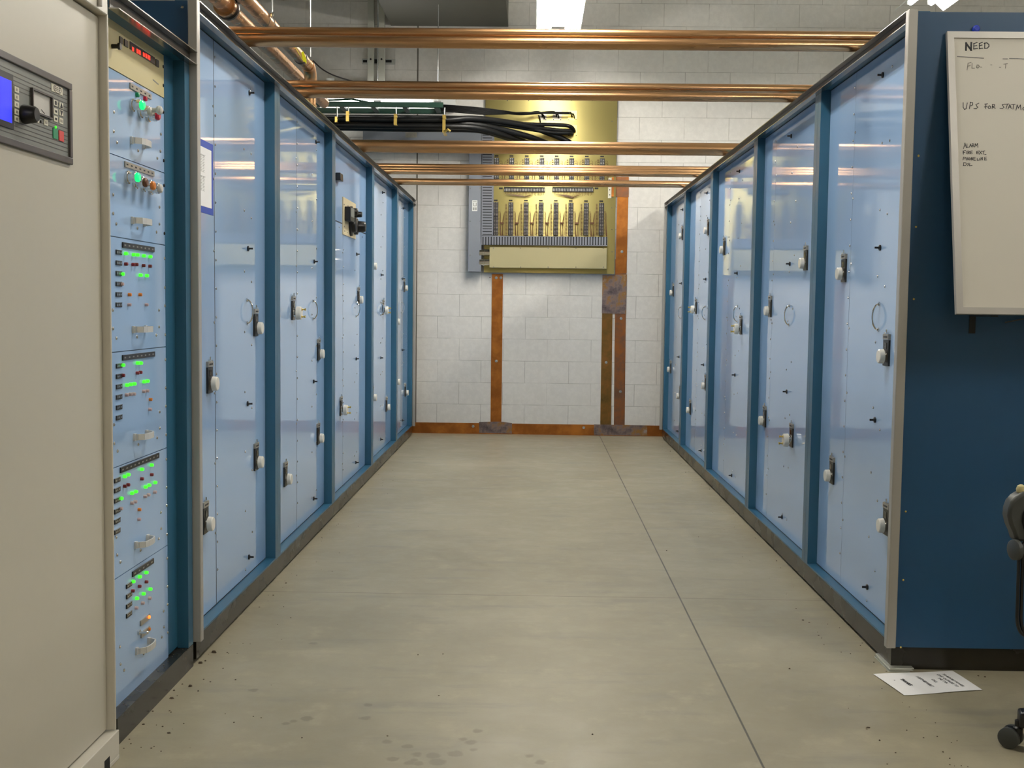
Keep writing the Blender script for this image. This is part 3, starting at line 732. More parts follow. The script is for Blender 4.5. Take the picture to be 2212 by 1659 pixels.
# ------------------------------------------------------------------ copper pipes over the aisle
def hpipe(yl, z, r, label, x0=-1.62, x1=1.74, name='copper_pipe'):
    b = MB().lathe((x0, yl, z), (1, 0, 0), [(0, r*.9), (.004, r), (x1-x0-.004, r), (x1-x0, r*.9)], 28)
    t = tag(b.build(name, M['copperx']), label, 'pipe', 'copper pipes over the aisle'); return t
r1, r2, r3 = .0206, .0265, .0395
zl = 2.1345
def yof(py, z): return onZ(1150, py, z).y
yA = yof(94, zl+r1); hpipe(yA, zl+r1, r1, 'lower copper pipe of the pair nearest the camera, under the hanging lamp')
hpipe(yA+.05, onY(1150, 74.5, yA+.05).z, r1, 'upper copper pipe of the pair nearest the camera')
yB = yof(206.5, zl+r1); hpipe(yB, zl+r1, r1, 'lower copper pipe of the second pair, just above the gold panel')
hpipe(yB+.05, onY(1150, 187.5, yB+.05).z, r1, 'upper copper pipe of the second pair from the camera')
yC = yof(319, zl+r3); hpipe(yC, zl+r3, r3, 'thick single copper pipe across the middle of the gold panel')
yD = yof(374, zl+r1*.9)
hpipe(yD, zl+r1, r1, 'lowest of three bunched copper pipes behind the thick one')
hpipe(yD+.05, onY(1150, 368, yD+.05).z, r1, 'middle of three bunched copper pipes behind the thick one')
hpipe(yD+.10, onY(1150, 362, yD+.10).z, r1, 'top of three bunched copper pipes behind the thick one')
yE = yof(395, zl+r2); hpipe(yE, zl+r2, r2, 'farthest single copper pipe, lowest over the gold panel')

# long pipes running above the left row
zu = 2.42
def xof(ratio): return -ratio*(zu-EYE)
xr = -1.185; xl = -1.30
b = MB().cyl((xr, 1.5, zu), (xr, 5.98, zu), .030, 24)
t = thing('copper_riser_pipe', (xr, 3.7, zu-.05), 'long copper pipe above the left row that elbows down by the second pipe pair', 'pipe')
b.build('run', M['copperx'], t)
el = [(xr, 5.97, zu)]+[(xr, 5.98+.07*math.sin(a), zu-.07+.07*math.cos(a)) for a in [PI/2*k/8 for k in range(9)]]+[(xr, 6.05, zu-.09)]
MB().tube(el, .033, 20).build('elbow', M['copperx'], t)
b = MB().lathe((xr, 6.05, 2.076), (0, 0, 1), [(0, .028), (zu-.09-2.076, .028)], 20)
for z in (zu-.13, zu-.2): b.lathe((xr, 6.05, z), (0, 0, 1), [(0, .0285), (.003, .032), (.009, .0325), (.012, .0285)], 20)
b.build('drop', M['copperx'], t)
b = MB().lathe((xr, 5.78, zu), (0, 1, 0), [(0, .0305), (0, .0335), (.022, .0335), (.022, .0305)], 24); b.build('clamp_ring', M['bezel'], t)
MB().cyl((xr+.05, 5.79, zu+.005), (xr+.05, 5.79, ZC), .0028, 8).build('hanger_rod', M['rod'], t)
t = thing('copper_main_pipe', (xl, 4, zu-.05), 'long copper pipe above the left row, left of the elbowed pipe', 'pipe')
b = MB().lathe((xl, 1.5, zu), (0, 1, 0), [(0, .033), (5.55, .033), (5.575, .028), (5.59, .012)], 24); b.build('run', M['copperx'], t)
b = MB().lathe((xl, 4.79, zu), (0, 1, 0), [(0, .0335), (0, .046), (.03, .046), (.04, .042), (.05, .0335)], 24); b.build('coupling', M['copperx'], t)
b = MB().lathe((xl, 4.84, zu), (0, 1, 0), [(0, .0335), (0, .05), (.016, .05), (.016, .0335)], 24); b.box(xl+.03, xl+.075, 4.84, 4.856, zu+.02, zu+.034); b.build('clamp_ring', M['bezel'], t)
MB().cyl((xl+.065, 4.848, zu+.03), (xl+.065, 4.848, ZC), .003, 8).build('hanger_rod', M['rod'], t)
# hanger rod with a cone nut, thin wires
p = onY(588, 30, 5.0)
t = thing('hanger_rod', (p.x, p.y, p.z-.03), 'thin threaded hanger rod with a bright nut above the left pipes', 'rod')
MB().cyl((p.x, p.y, p.z-.02), (p.x, p.y, ZC), .003, 8).build('rod', M['rod'], t)
MB().lathe((p.x, p.y, p.z-.012), (0, 0, 1), [(0, .007), (.01, .009), (.014, .009), (.018, .005)], 10).build('nut', M['chrome'], t)
b = MB()
for s in (-1, 1): b.tube([(p.x, p.y, p.z), (p.x+s*.03, p.y, p.z-.09), (xr+.01+(.02 if s > 0 else -.02), p.y, zu+.031)], .0014, 6)
b.build('wire_sling', M['black'], t)
p = onY(657, 125, 5.3)
b = MB().prism([(p.x-.013, p.y, p.z+.024), (p.x-.004, p.y, p.z+.03), (p.x+.010, p.y, p.z-.004), (p.x+.011, p.y, p.z-.026), (p.x-.006, p.y, p.z-.01)], (0, .002, 0)); b.tube([(p.x, p.y+.001, p.z-.02), (xr+.02, p.y+.001, zu+.03)], .0012, 6)
tag(b.build('yellow_tag', M['yellow']), 'small yellow tag hanging by the elbowed copper pipe', 'tag')

# ------------------------------------------------------------------ back wall equipment
def W(px, py, y=YB): return onY(px, py, y)
def wbox(b, x0, y0, x1, y1, ya, yb):
    p, q = W(x0, y0, ya), W(x1, y1, ya); return b.box(p.x, q.x, ya, yb, q.z, p.z)
def wb(name, m, x0, y0, x1, y1, ya, yb, par=None, bevel=0): return wbox(MB(), x0, y0, x1, y1, ya, yb).build(name, m, par, bevel)
YBD = YB-.045                                  # gold sheet face
c0 = W(1188, 590, YBD)
tb = thing('terminal_board', (c0.x, YBD, c0.z), 'big gold sheet wiring board with black terminal strips on the block wall', 'board')
x0b, x1b = W(1045, 588, YBD).x, W(1327, 588, YBD).x
zb0, zb1 = W(1188, 590, YBD).z, W(1188, 203, YBD).z
MB().box(x0b, x1b, YBD, YBD+.004, zb0, zb1).build('backboard', M['gold'], tb)
b = MB().box(x0b+.03, x1b-.006, YBD+.0045, YB, zb0+.02, zb0+.06); b.box(x0b+.03, x1b-.006, YBD+.0045, YB, zb1-.06, zb1-.02)
b.box(x1b-.02, x1b-.006, YBD+.0045, YB, zb0+.06, zb1-.06)
b.build('standoff_frame', M['slotdark'], tb)
wb('cover_box', M['coverbox'], 1057.5, 533.5, 1310.5, 581, YBD-.075, YBD-.0005, tb, .003)
for x in (1066, 1124, 1184, 1244, 1303):
    for y in (536, 577): p = W(x, y, YBD-.075); o = inst('screw', SM, tb, p, -PI/2)
for x in range(1096, 1330, 46): p = W(x, 217, YBD); inst('screw', SKM, tb, p, -PI/2)
for y in (262, 410, 449, 496, 544): p = W(1322, y, YBD); inst('screw', SM, tb, p, -PI/2)
# vertical slotted duct and horizontal slotted duct
YD = YBD-.06
vd = wb('wiring_duct', M['slot'], 1040.5, 282, 1065, 508.5, YD, YBD-.0005, tb)
b = MB(); y = 291
while y < 506: wbox(b, 1042.5, y, 1062.5, y+1.9, YD-.0006, YD); y += 5.95
b.build('slots', M['slotdark'], vd)
hd = wb('wiring_duct', M['slot'], 1038.5, 508.9, 1312, 531.5, YD, YBD-.0005, tb)
b = MB(); x = 1042.5; k = 0
while x < 1310:
    wbox(b, x, 511.5, x+1.9, 529.5, YD-.0006, YD); x += 5.93
b.build('slots', M['slotdark'], hd)
for yy in (545.5, 566):
    p, q = W(1036, yy, YBD-.04), W(1060, yy, YBD-.04); r = .031
    b = MB().lathe(p, (1, 0, 0), [(0, r), (.03, r), (.031, r*1.12), (.045, r*1.12), (.046, r), ((q-p).x, r)], 20)
    b.build('conduit_nipple', M['chrome'], tb)
# terminal strips
XS = [1071, 1103.3, 1136.2, 1168.6, 1200.8, 1233, 1266, 1299]
def strip(xc, y0, y1, pitch=3.05, wpx=9.6):
    yf = YBD-.022
    s = MB(); wbox(s, xc-wpx/2, y0, xc+wpx/2, y1, yf+.006, YBD-.0005)
    n = int((y1-y0)/pitch)
    for k in range(n+1): yy = y0+k*(y1-y0)/n; wbox(s, xc-wpx/2, yy-.45, xc+wpx/2, yy+.45, yf, yf+.006)
    o = s.build('terminal_strip', M['barrier'], tb)
    t = MB()
    for k in range(n):
        yy = y0+(k+.5)*(y1-y0)/n
        for sx in (-1, 1): wbox(t, xc+sx*wpx*.24-1.5, yy-.55, xc+sx*wpx*.24+1.5, yy+.55, yf+.003, yf+.006)
    t.build('terminals', M['tab'], o)
    l = MB(); wbox(l, xc-4.2, y0-5.8, xc+3.8, y0-2.6, YBD-.0015, YBD-.0003); l.build('strip_label', M['blackplate'], o)
    return o
for k, x in enumerate(XS):
    strip(x, 437+k*.25, 508.3); strip(x+1.8, 341+k*.2, 389)
def hstrip(x0, x1):
    yf = YBD-.022
    s = MB(); wbox(s, x0, 404, x1, 414.5, yf+.006, YBD-.0005); wbox(s, x0, 403.5, x1, 406, yf, yf+.006)
    n = int((x1-x0)/3.3)
    for k in range(n+1): xx = x0+k*(x1-x0)/n; wbox(s, xx-.45, 406, xx+.45, 414.5, yf, yf+.006)
    o = s.build('terminal_strip', M['barrier'], tb); t = MB()
    for k in range(n): xx = x0+(k+.5)*(x1-x0)/n; wbox(t, xx-.6, 407.2, xx+.6, 413, yf+.003, yf+.006)
    t.build('terminals', M['tab'], o)
    l = MB(); lx = x0-11 if x0 < 1150 else x1+3; wbox(l, lx, 405, lx+8, 409, YBD-.0015, YBD-.0003); l.build('strip_label', M['blackplate'], o)
hstrip(1089, 1177); hstrip(1193.5, 1281.5)
def wires(paths, m, r=.0016):
    b = MB()
    for pts in paths: b.tube(smooth_path([W(x, y, YBD-d) for x, y, d in pts], 4), r, 5)
    return b.build('wire_harness', m, tb)
for x0, x1, xc, yc_ in ((1089, 1177, 1134, 425), (1193.5, 1281.5, 1237.5, 427)):
    pa = []
    n = 26
    for k in range(n):
        xx = x0+2+(x1-x0-4)*(k+.5)/n
        if k > n*.72: pa.append([(xx, 414, .012), (xx, 417, .02), (xx+.3, 421+random.random()*2, .006)]); continue
        pa.append([(xx, 414, .012), (xx, 417.5, .02), (xx+(xc-xx)*.08, 420.5, .02), (xx+(xc-xx)*.45, 423.6-abs(xx-xc)*.02, .02), (xc, yc_-.5+random.random()*1.5, .02)])
    wires(pa, M['wire1'])
random.seed(3)
for k, x in enumerate(XS):
    tie = (x+13.0, 481.5)
    for side, mm in ((1, 'wire1'), (-1, 'wire2')):
        pa = []
        for q in range(17):
            yy = 457+q*3.0
            if side > 0: pa.append([(x+5, yy, .012), (x+7.5, yy-.4, .018), (x+10.2, yy+3, .018), (tie[0]-2.6, max(yy+10, 482), .018), (tie[0]-2.2+random.random()*1.5, 510, .012)])
            elif k > 0: pa.append([(x-5, yy, .012), (x-9, yy-1.0, .016), (x-14, yy+2.5, .018), (x-18.2, max(yy+9, 483), .018), (x-18.3+random.random()*1.5, 510, .012)])
        if pa: wires(pa, M[mm], .0012)
    if k > 0:
        b = MB()
        for q in range(23): wbox(b, x-11.6, 440.5+q*3.02, x-8.2, 442+q*3.02, YBD-.004, YBD-.0003)
        b.build('wire_numbers', M['wire2' if k < 4 else 'wire1'], tb)
    if k < 7:
        p = W(x+13, 482, YBD-.018); MB().box(p.x-.017, p.x+.017, p.y-.006, p.y+.006, p.z-.007, p.z+.007).build('lacing_tie', M['wire1'], tb)
    # upper rows: short looped leads
    pa = []
    for q in range(7):
        yy = 350+q*6
        pa.append([(x+6.5, yy, .012), (x+10.5, yy-2.5, .02), (x+14.3, yy+3, .02), (x+14.6, 399, .012)])
        if k: pa.append([(x-3, yy+1, .012), (x-9, yy-2, .018), (x-13.5, yy+5, .02), (x-13.8, 399, .012)])
    wires(pa, M['wire1'], .0013)
    if k:
        b = MB()
        for q in range(8): wbox(b, x-8.6, 345+q*4.6, x-5.2, 346.6+q*4.6, YBD-.004, YBD-.0003)
        b.build('wire_numbers', M['wire1'], tb)
b = MB(); wbox(b, 1066, 397, 1310, 401, YBD-.012, YBD-.0005); b.build('lacing_bar', M['barrier'], tb)
for (xa, ya, xb_, yb_2) in ((1165.5, 243, 1180.5, 260), (1194, 239.5, 1213, 260), (1227, 239, 1246, 260), (1227, 270, 1246, 294)):
    o = wb('connector_plate', M['label'] if xa < 1220 else M['brass'], xa, ya, xb_, yb_2, YBD-.004, YBD-.0003, tb)
    for sx in (xa+1.6, xb_-1.6): inst('plate_screw', SKM, o, W(sx, yb_2-1.6, YBD-.004), -PI/2)
# hinge strip at right edge
b = MB(); wbox(b, 1314, 384, 1320.5, 428, YBD-.006, YBD-.0005); o = b.build('bonding_plate', M['key'], tb)
for y in (389, 400, 410, 421): inst('plate_screw', SKM, o, W(1317, y, YBD-.006), -PI/2)

# grey wireway: vertical trunk and horizontal run
ww = thing('grey_wireway', (W(1026, 587).x, YB-.05, W(1026, 587).z), 'grey steel wireway trunk left of the gold board', 'wireway')
YW = YB-.105
wb('trunk', M['wireway'], 1013.5, 303, 1039.3, 587, YW, YB-.0005, ww, .003)
st = wb('sticker', M['whitebox'], 1020, 432.5, 1031, 456, YW-.0006, YW-.0001, ww)
b = MB()
wbox(b, 1021.5, 435, 1029.5, 436, YW-.001, YW-.0006); wbox(b, 1022.5, 438, 1024, 445, YW-.001, YW-.0006); wbox(b, 1028, 438, 1029.5, 445, YW-.001, YW-.0006); wbox(b, 1022.5, 444, 1029.5, 445.4, YW-.001, YW-.0006)
wbox(b, 1021.5, 448, 1025, 454, YW-.001, YW-.0006); wbox(b, 1026.5, 448, 1029.5, 454, YW-.001, YW-.0006); b.build('sticker_print', M['ink3'], st)
hw = wb('cross_run', M['wireway'], 784, 271, 1039.3, 328, YW, YB-.0005, ww, .003)
st = wb('sticker', M['label'], 876, 285.5, 900, 297, YW-.0006, YW-.0001, ww)
b = MB()
for k in range(5): wbox(b, 878+k*4.2, 287, 880.5+k*4.2, 291 if k % 2 else 295, YW-.001, YW-.0006)
b.build('sticker_print', M['ink3'], st)
for y in (407, 478, 551): 
    for x in (1015.5, 1037): inst('screw', SM, ww, W(x, y, YW), -PI/2)

# white strip light on the wall above the cable tray
sl = thing('strip_light', (W(840, 236, YB-.14).x, YB-.1, W(840, 236).z), 'white strip light on the wall behind the green cable tray', 'light fixture')
wb('housing', M['whitebox'], 690, 186, 984, 237, YB-.10, YB-.0005, sl, .004)
wb('lens', M['strip'], 694, 190, 926, 232, YB-.135, YB-.1005, sl, .01)
inst('screw', SKM, sl, W(970, 231, YB-.10), -PI/2)
# two painted conduits with strut clips
for (xa, xb_, w_) in ((794, 807.5, 'left'), (817.5, 831, 'right')):
    t = thing('wall_conduit', (W((xa+xb_)/2, 190).x, YB-.03, W(800, 190).z), w_+' one of two painted conduits rising beside the ceiling duct', 'conduit')
    p, q = W(xa, 100, YB-.07), W(xb_, 100, YB-.07)
    MB().box(p.x, q.x, YB-.07, YB-.0305, W(800, 186).z, ZC).build('channel', M['strut'], t, .003)
    pc = W((xa+xb_)/2, 128, YB-.07); MB().cyl((pc.x, YB-.076, pc.z), (pc.x, YB-.07, pc.z), .009, 10).build('bolt', M['blackscrew'], t)
t = wb('strut_bar', M['rod'], 782, 126.5, 853, 138, YB-.03, YB-.0005)
tag(t, 'short horizontal strut bar behind the two painted conduits', 'strut')
b = MB(); wbox(b, 784, 129.5, 793, 135, YB-.0306, YB-.03); wbox(b, 833, 129.5, 846, 135, YB-.0306, YB-.03); wbox(b, 808.5, 128, 816.5, 137, YB-.0306, YB-.03)
b.build('strut_slots', M['slotdark'], t)
tag(wb('white_outlet_box', M['whitebox'], 705, 168, 722, 184, YB-.04, YB-.0005), 'small white box on the wall left of the conduits', 'outlet box')
b = MB().tube(smooth_path([W(676, 131, YB-.02), W(700, 152, YB-.03), W(735, 168, YB-.04), W(790, 182, YB-.03)], 6), .006, 8)
tag(b.build('thin_grey_wire', M['bezel']), 'thin grey wire drooping along the wall to the conduits', 'wire')

# ceiling duct
zd = 3.715
xa, xb_ = W(845, 57).x, W(1098, 57).x
dt = thing('air_duct', ((xa+xb_)/2, 7, zd), 'square galvanised air duct under the ceiling', 'duct')
MB().box(xa, xb_, 3.0, YB-.01, zd, zd+.6).build('duct_body', M['duct'], dt)
b = MB()
for y in (3.6, 5.1, 6.6, 8.1): b.box(xa-.012, xb_+.012, y, y+.02, zd-.012, zd+.61)
b.build('seam_flange', M['duct'], dt)
# ceiling fixes the duct and rods
b = MB()
for y in (4.25, 7.25, 9.95):
    for x in (xa-.008, xb_+.008): b.cyl((x, y, zd+.55), (x, y, ZC), .005, 8)
b.build('hanger_rods', M['rod'], dt)

# copper ground straps on the wall (one soldered strap)
gs = thing('copper_ground_strap', (.1, YB-.002, 0), 'flat copper ground strap along the wall base with risers to the gold board', 'ground strap')
def strap(name, m, pts, dep, off=0):
    P = [W(x, y, YB-off-dep) for x, y in pts]
    for p in P: p.z = max(p.z, .001)
    return MB().prism(P, (0, dep, 0)).build(name, m, gs)
xe = RF+.9
b = MB().box(-1.9, xe, YB-.003, YB-.0005, .001, .101); b.build('base_strap', M['strap'], gs)
strap('riser_strap', M['strap'], [(1062.8, 592), (1086.6, 592), (1083, 916), (1059.5, 916)], .002, .003)
strap('riser_strap', M['olive'], [(1300.6, 672), (1323.3, 672), (1320, 918), (1296.6, 918)], .002, .003)
strap('riser_strap', M['plum'], [(1329.2, 560), (1353.3, 560), (1349.3, 918), (1326, 918)], .002, .003)
strap('riser_strap', M['strap'], [(1333.6, 424), (1357.2, 424), (1353.5, 590), (1329.5, 590)], .0015, .0052)
strap('solder_patch', M['patina'], [(1301.5, 594), (1354.3, 593), (1352.6, 678), (1300, 677)], .0015, .007)
strap('solder_patch', M['patina'], [(1057, 911), (1086, 911), (1106, 914), (1106, 936.5), (1035, 935), (1035, 911.5)], .0015, .0052)
strap('solder_patch', M['patina'], [(1292, 917), (1352, 918), (1398, 919), (1398, 941), (1283, 939.5), (1283, 916.5)], .0015, .0052)
strap('solder_patch', M['patina'], [(1056.8, 598), (1060, 598), (1060, 600), (1056.8, 600)], .0005, .0002)
strap('jumper_strap', M['plum'], [(1321.5, 382), (1358.5, 382), (1358, 426), (1321.5, 425)], .003, .0075)
b = MB(); p, q = W(1321.5, 383, YBD), W(1325.5, 425, YBD); b.box(p.x, q.x, YBD-.01, YB-.008, q.z, p.z); b.build('bent_tab', M['strap'], gs)
for (x, y) in ((1072, 780), (1309.5, 783), (1340, 846), (1341.6, 688), (1343.5, 543.5), (1022, 921), (1261, 924), (1072, 600), (1082, 600)):
    p = W(x, y, YB-.008); o = inst('strap_screw', MB().lathe((0, 0, 0), (1, 0, 0), [(0, .013), (.002, .013), (.0025, .006), (.004, .005)], 14).mesh('strap_screw', M['tab']), gs, (p.x, YB-.0055 if y < 900 else YB-.003, p.z), -PI/2)

# ------------------------------------------------------------------ cable tray, clamps and cables
YT = 9.72
tl, trr = W(690, 229, YT), W(957, 227, YT)
ct = thing('cable_tray', ((tl.x+trr.x)/2, YT, tl.z), 'dark green ladder cable tray hanging left of the gold board', 'cable tray')
zt0, zt1 = W(957, 232, YT).z, W(957, 221, YT).z
XT0 = -3.6
for yy in (YT, YT+.32): MB().box(XT0, trr.x, yy, yy+.03, zt0, zt1).build('side_rail', M['green'], ct)
for k in range(9):
    x = trr.x-.06-k*.27
    MB().box(x-.02, x+.02, YT+.03, YT+.32, zt0+.004, zt0+.026).build('rung', M['green'], ct)
b = MB()
for x in (W(815, 225, YT).x, W(945, 225, YT).x, -2.9): b.box(x-.03, x+.03, YT-.004, YT+.03, zt1, zt1+.012); b.cyl((x, YT+.012, zt1), (x, YT+.012, ZC), .005, 8)
b.build('hanger_rod', M['rod'], ct)
b = MB().tube([W(700, 217, YT+.3), W(760, 214, YT+.3), W(800, 222, YT+.3), W(830, 228, YT+.3)], .008, 8); b.build('corner_brace', M['green'], ct)
for k, (x, y0, y1) in enumerate(((959.5, 250, 285), (854.5, 248, 269), (751, 242, 261), (726.5, 254, 263))):
    yy = YT+.02+(k*.0)
    p, q = W(x, y0, YT-.03), W(x, y1, YT-.03)
    c_ = thing('brass_cable_clamp', (p.x, YT, q.z), ('brass clamp at the right end of the green tray', 'brass clamp under the middle of the green tray', 'upper brass clamp at the left end of the green tray', 'small lower brass clamp at the far left of the cables')[k], 'clamp', 'brass clamps under the tray')
    w_ = .013 if k < 3 else .01
    b = MB().box(p.x-w_, p.x+w_, YT-.045, YT-.038, q.z, p.z)
    b.box(p.x-w_, p.x+w_, YT-.045, YT+.16, q.z-.006, q.z); b.box(p.x-w_, p.x+w_, YT-.045, YT+.03, p.z, p.z+.006)
    b.build('clamp_band', M['brass'], c_)
    MB().box(p.x-w_*.6, p.x+w_*1.4, YT-.055, YT-.045, p.z-.03, p.z-.015).build('clamp_tab', M['brass'], c_)
    if k == 0:
        pp = W(968, 282, YT-.03); MB().tube([(p.x, YT-.04, q.z), (pp.x, YT-.05, pp.z+.005), (pp.x+.02, YT-.05, pp.z-.01)], .012, 8).build('clamp_tail', M['brass'], c_)
    MB().cyl((p.x, YT+.01, p.z+.006), (p.x, YT+.01, zt0), .006, 8).build('clamp_bolt', M['rod'], c_)
YK = YT+.04
thick = [  # (px, py, depth offset) along each cable, left to right
 [(560, 262, 0), (700, 258, 0), (850, 259, 0), (965, 259, 0), (1019, 256, .1), (1087, 263, .3), (1141, 273, .45), (1195, 291, .6), (1232, 309, .655)],
 [(560, 268, .05), (700, 264, .05), (850, 266, .05), (965, 266, .05), (1032, 270, .15), (1087, 281, .3), (1141, 295, .45), (1185, 311, .655)],
 [(560, 272, .0), (700, 270, .0), (850, 272, .0), (965, 273, 0), (1032, 277, .1), (1087, 292, .3), (1125, 303, .5), (1150, 314, .655)],
 [(560, 276, .05), (700, 275, .05), (850, 278, .05), (965, 279, .05), (1032, 281, .15), (1075, 291, .35), (1110, 303, .55), (1130, 314, .655)],
 [(560, 254, .1), (700, 253, .1), (850, 253, .1), (965, 254, .1), (1046, 257, .2), (1114, 267, .4), (1209, 270, .58), (1233, 274, .6), (1240, 283, .655)],
 [(560, 258, .12), (700, 257, .12), (850, 257, .12), (965, 258, .12), (1046, 260, .2), (1114, 270, .4), (1205, 281, .58), (1230, 282, .62), (1237, 285, .655)],
 [(560, 262, .12), (700, 262, .12), (850, 262, .12), (965, 263, .12), (1046, 264, .2), (1114, 274, .4), (1190, 286, .55), (1228, 287, .6), (1236, 289, .655)],
]
for k, pts in enumerate(thick):
    b = MB().tube(smooth_path([W(x, y, YK+d) for x, y, d in pts], 7), .0265 if k < 4 else .0175, 12)
    o = tag(b.build('coaxial_cable', M['cable'], None), 'thick black coaxial cable bundled below the green tray, running onto the gold board', 'cable', 'thick black cables under the tray')
thin = [(1172, 247), (1176, 251), (1203, 247), (1207, 249), (1236, 247), (1241, 250)]
for k, (ex, ey) in enumerate(thin):
    d0 = .25
    yy = 229+k*2.6
    pts = [(940, yy-3, d0), (985, yy, d0), (1040, yy+4.5, d0+.05), (1090, 240+k*1.6-(2 if k > 3 else 0), d0+.15), (1130, 245-(5 if k in (4, 5) else 0)+k*.8, d0+.3), (ex-14, ey-6+(2 if k > 3 else 0), .6), (ex-3, ey-3, .62), (ex, ey+5, .655)]
    b = MB().tube(smooth_path([W(x, y, YK+d) for x, y, d in pts], 7), .0062, 8)
    tag(b.build('control_cable', M['cable']), 'thin black control cable above the thick ones, ending at the plates on the gold board', 'cable', 'thin black cables onto the gold board')
b = MB().tube(smooth_path([W(1163, 249, YBD-.03), W(1166, 256, YBD-.03), W(1168, 267, YBD-.02)], 5), .0055, 8)
tag(b.build('short_cable', M['cable']), 'short black cable stub dropping from the thin cables on the gold board', 'cable')

# ------------------------------------------------------------------ fluorescent fixtures
def fixture(xc, y0, zc, label, ln=2.44, w=.36):
    f = thing('fluorescent_fixture', (xc, y0+ln/2, zc), label, 'light fixture', 'hanging fluorescent fixtures')
    h = w/2; b = MB()
    for s in (-1, 1):                            # slotted trough: two wings with an up-light slot each side of the ballast channel
        b.prism([(xc+s*x, y0, zc+z) for x, z in ((h, 0), (h-.006, 0), (.088, .078), (.093, .084))], (0, ln, 0))
    b.box(xc-.05, xc+.05, y0, y0+ln, zc+.088, zc+.0953)
    for yy in (y0, y0+ln/2-.01, y0+ln-.02): b.box(xc-.093, xc+.093, yy, yy+.02, zc+.084, zc+.0952)
    b.build('reflector', M['reflector'], f)
    MB().box(xc-.06, xc+.06, y0, y0+ln, zc+.0955, zc+.145).build('ballast_box', M['whitebox'], f)
    for s in (-1, 1):
        MB().cyl((xc+s*.075, y0+.03, zc+.05), (xc+s*.075, y0+ln-.03, zc+.05), .019, 14).build('tube', M['tube'], f)
        b = MB()
        for yy in (y0, y0+ln-.028): b.box(xc+s*.075-.016, xc+s*.075+.016, yy, yy+.028, zc+.045, zc+.088)
        b.build('lamp_holder', M['whitebox'], f)
    b = MB()
    for yy in (y0+.2, y0+ln-.2): b.cyl((xc, yy, zc+.145), (xc, yy, ZC), .004, 8)
    b.build('hanger_rod', M['rod'], f); return f
ZF = 3.38
fixture(.175, 6.98, ZF, 'white fluorescent fixture hanging at the top middle of the view, over the aisle')
fixture(2.80, 6.08, ZF, 'white fluorescent fixture at the top right corner, above the right cabinets')
for k, (x, y) in enumerate(((.175, 3.3), (2.86, .7), (.175, -3.9), (-2.6, 4.4))):  # the far left one is added, unseen, to lighten the upper left wall
    row = 'the aisle' if x == .175 else ('the right cabinets' if x > 0 else 'the far left, added to lighten the wall')
    fixture(x, y, ZF, 'white fluorescent fixture above '+row+(', behind the camera' if y < 0 else ', above the view'), ln=1.22)

# ------------------------------------------------------------------ whiteboard leaning on the end panel of the right row
YE = RB[0]-.004                                 # end panel face
pt = onY(2045, 68, YE-.012); pb = onY(2067, 678, YE-.185)
ex_ = Vector((1, 0, 0)); up_ = Vector((0, pt.y-pb.y, pt.z-pb.z)); hh = up_.length; up_.normalize(); nn = ex_.cross(up_)   # faces -y
x0w = (pt.x+pb.x)/2; ww_ = 1.22
def wp(u, v, d=0): return Vector((x0w, pb.y, pb.z)) + ex_*u + up_*v + nn*d
def slab(name, m, u0, u1, v0, v1, d0, d1, par): return MB().prism([wp(u0, v0, d0), wp(u1, v0, d0), wp(u1, v1, d0), wp(u0, v1, d0)], nn*(d1-d0)).build(name, m, par)
wt = thing('whiteboard', wp(ww_/2, 0), 'framed whiteboard with a handwritten NEED list leaning on the dark blue end panel', 'whiteboard')
fw = .021
bd = slab('writing_surface', M['board'], fw*.5, ww_-fw*.5, fw*.5, hh-fw*.5, -.012, -.003, wt)
slab('frame_rail', M['alu'], 0, ww_, hh-fw, hh, -.014, .002, wt); slab('frame_rail', M['alu'], 0, ww_, 0, fw, -.014, .002, wt)
slab('frame_rail', M['alu'], 0, fw, fw, hh-fw, -.014, .002, wt); slab('frame_rail', M['alu'], ww_-fw, ww_, fw, hh-fw, -.014, .002, wt)
zx = lambda x: 2060+x/5.7237
zy = lambda y: 80+y/5.7237
def strokes(name, m, polys, wd, label=None):
    b = MB()
    for poly in polys:
        P = [onP(zx(x), zy(y), wp(0, 0, -.0027), nn) for x, y in poly]
        if len(P) == 1: P = [P[0]-ex_*.002, P[0]+ex_*.002]
        for p, q in zip(P[:-1], P[1:]):
            d = (q-p)
            if d.length < 1e-5: continue
            d.normalize(); s = d.cross(nn)*wd*.38; e = d*wd*.4
            b.prism([p-s-e, q-s+e, q+s+e, p+s-e], nn*.0004)
    o = b.build(name, m, bd)
    if label: o['label'] = label
need = [[(250,80),(248,148),(295,140)],[(248,82),(290,68)],[(248,112),(285,106)],[(318,80),(318,145),(360,138)],[(318,80),(355,66)],[(318,108),(350,100)],
        [(385,75),(383,140),(415,138),(437,115),(435,92),(410,72),(378,78)]]
strokes('handwriting', M['ink'], [[(152,160),(155,75)],[(155,78),(215,160)],[(215,160),(218,72)]], .0072, 'bold letter N of NEED')
strokes('handwriting', M['ink'], need, .0035, 'rest of the word NEED')
strokes('handwriting', M['bezel'], [[(45,240),(200,250),(370,262)],[(610,270),(665,270)],[(690,265),(780,267),(900,273)]], .0028, 'ruled line under NEED')
strokes('handwriting', M['ink2'], [[(215,312),(178,325),(165,408)],[(172,362),(205,352)],[(228,325),(225,385),(258,385)],[(290,345),(283,375),(300,385),(320,365),(305,345),(290,345)],
        [(340,372)],[(465,345)],[(573,375)],[(620,335),(665,330)],[(645,332),(640,385)]], .0022, 'half wiped word')
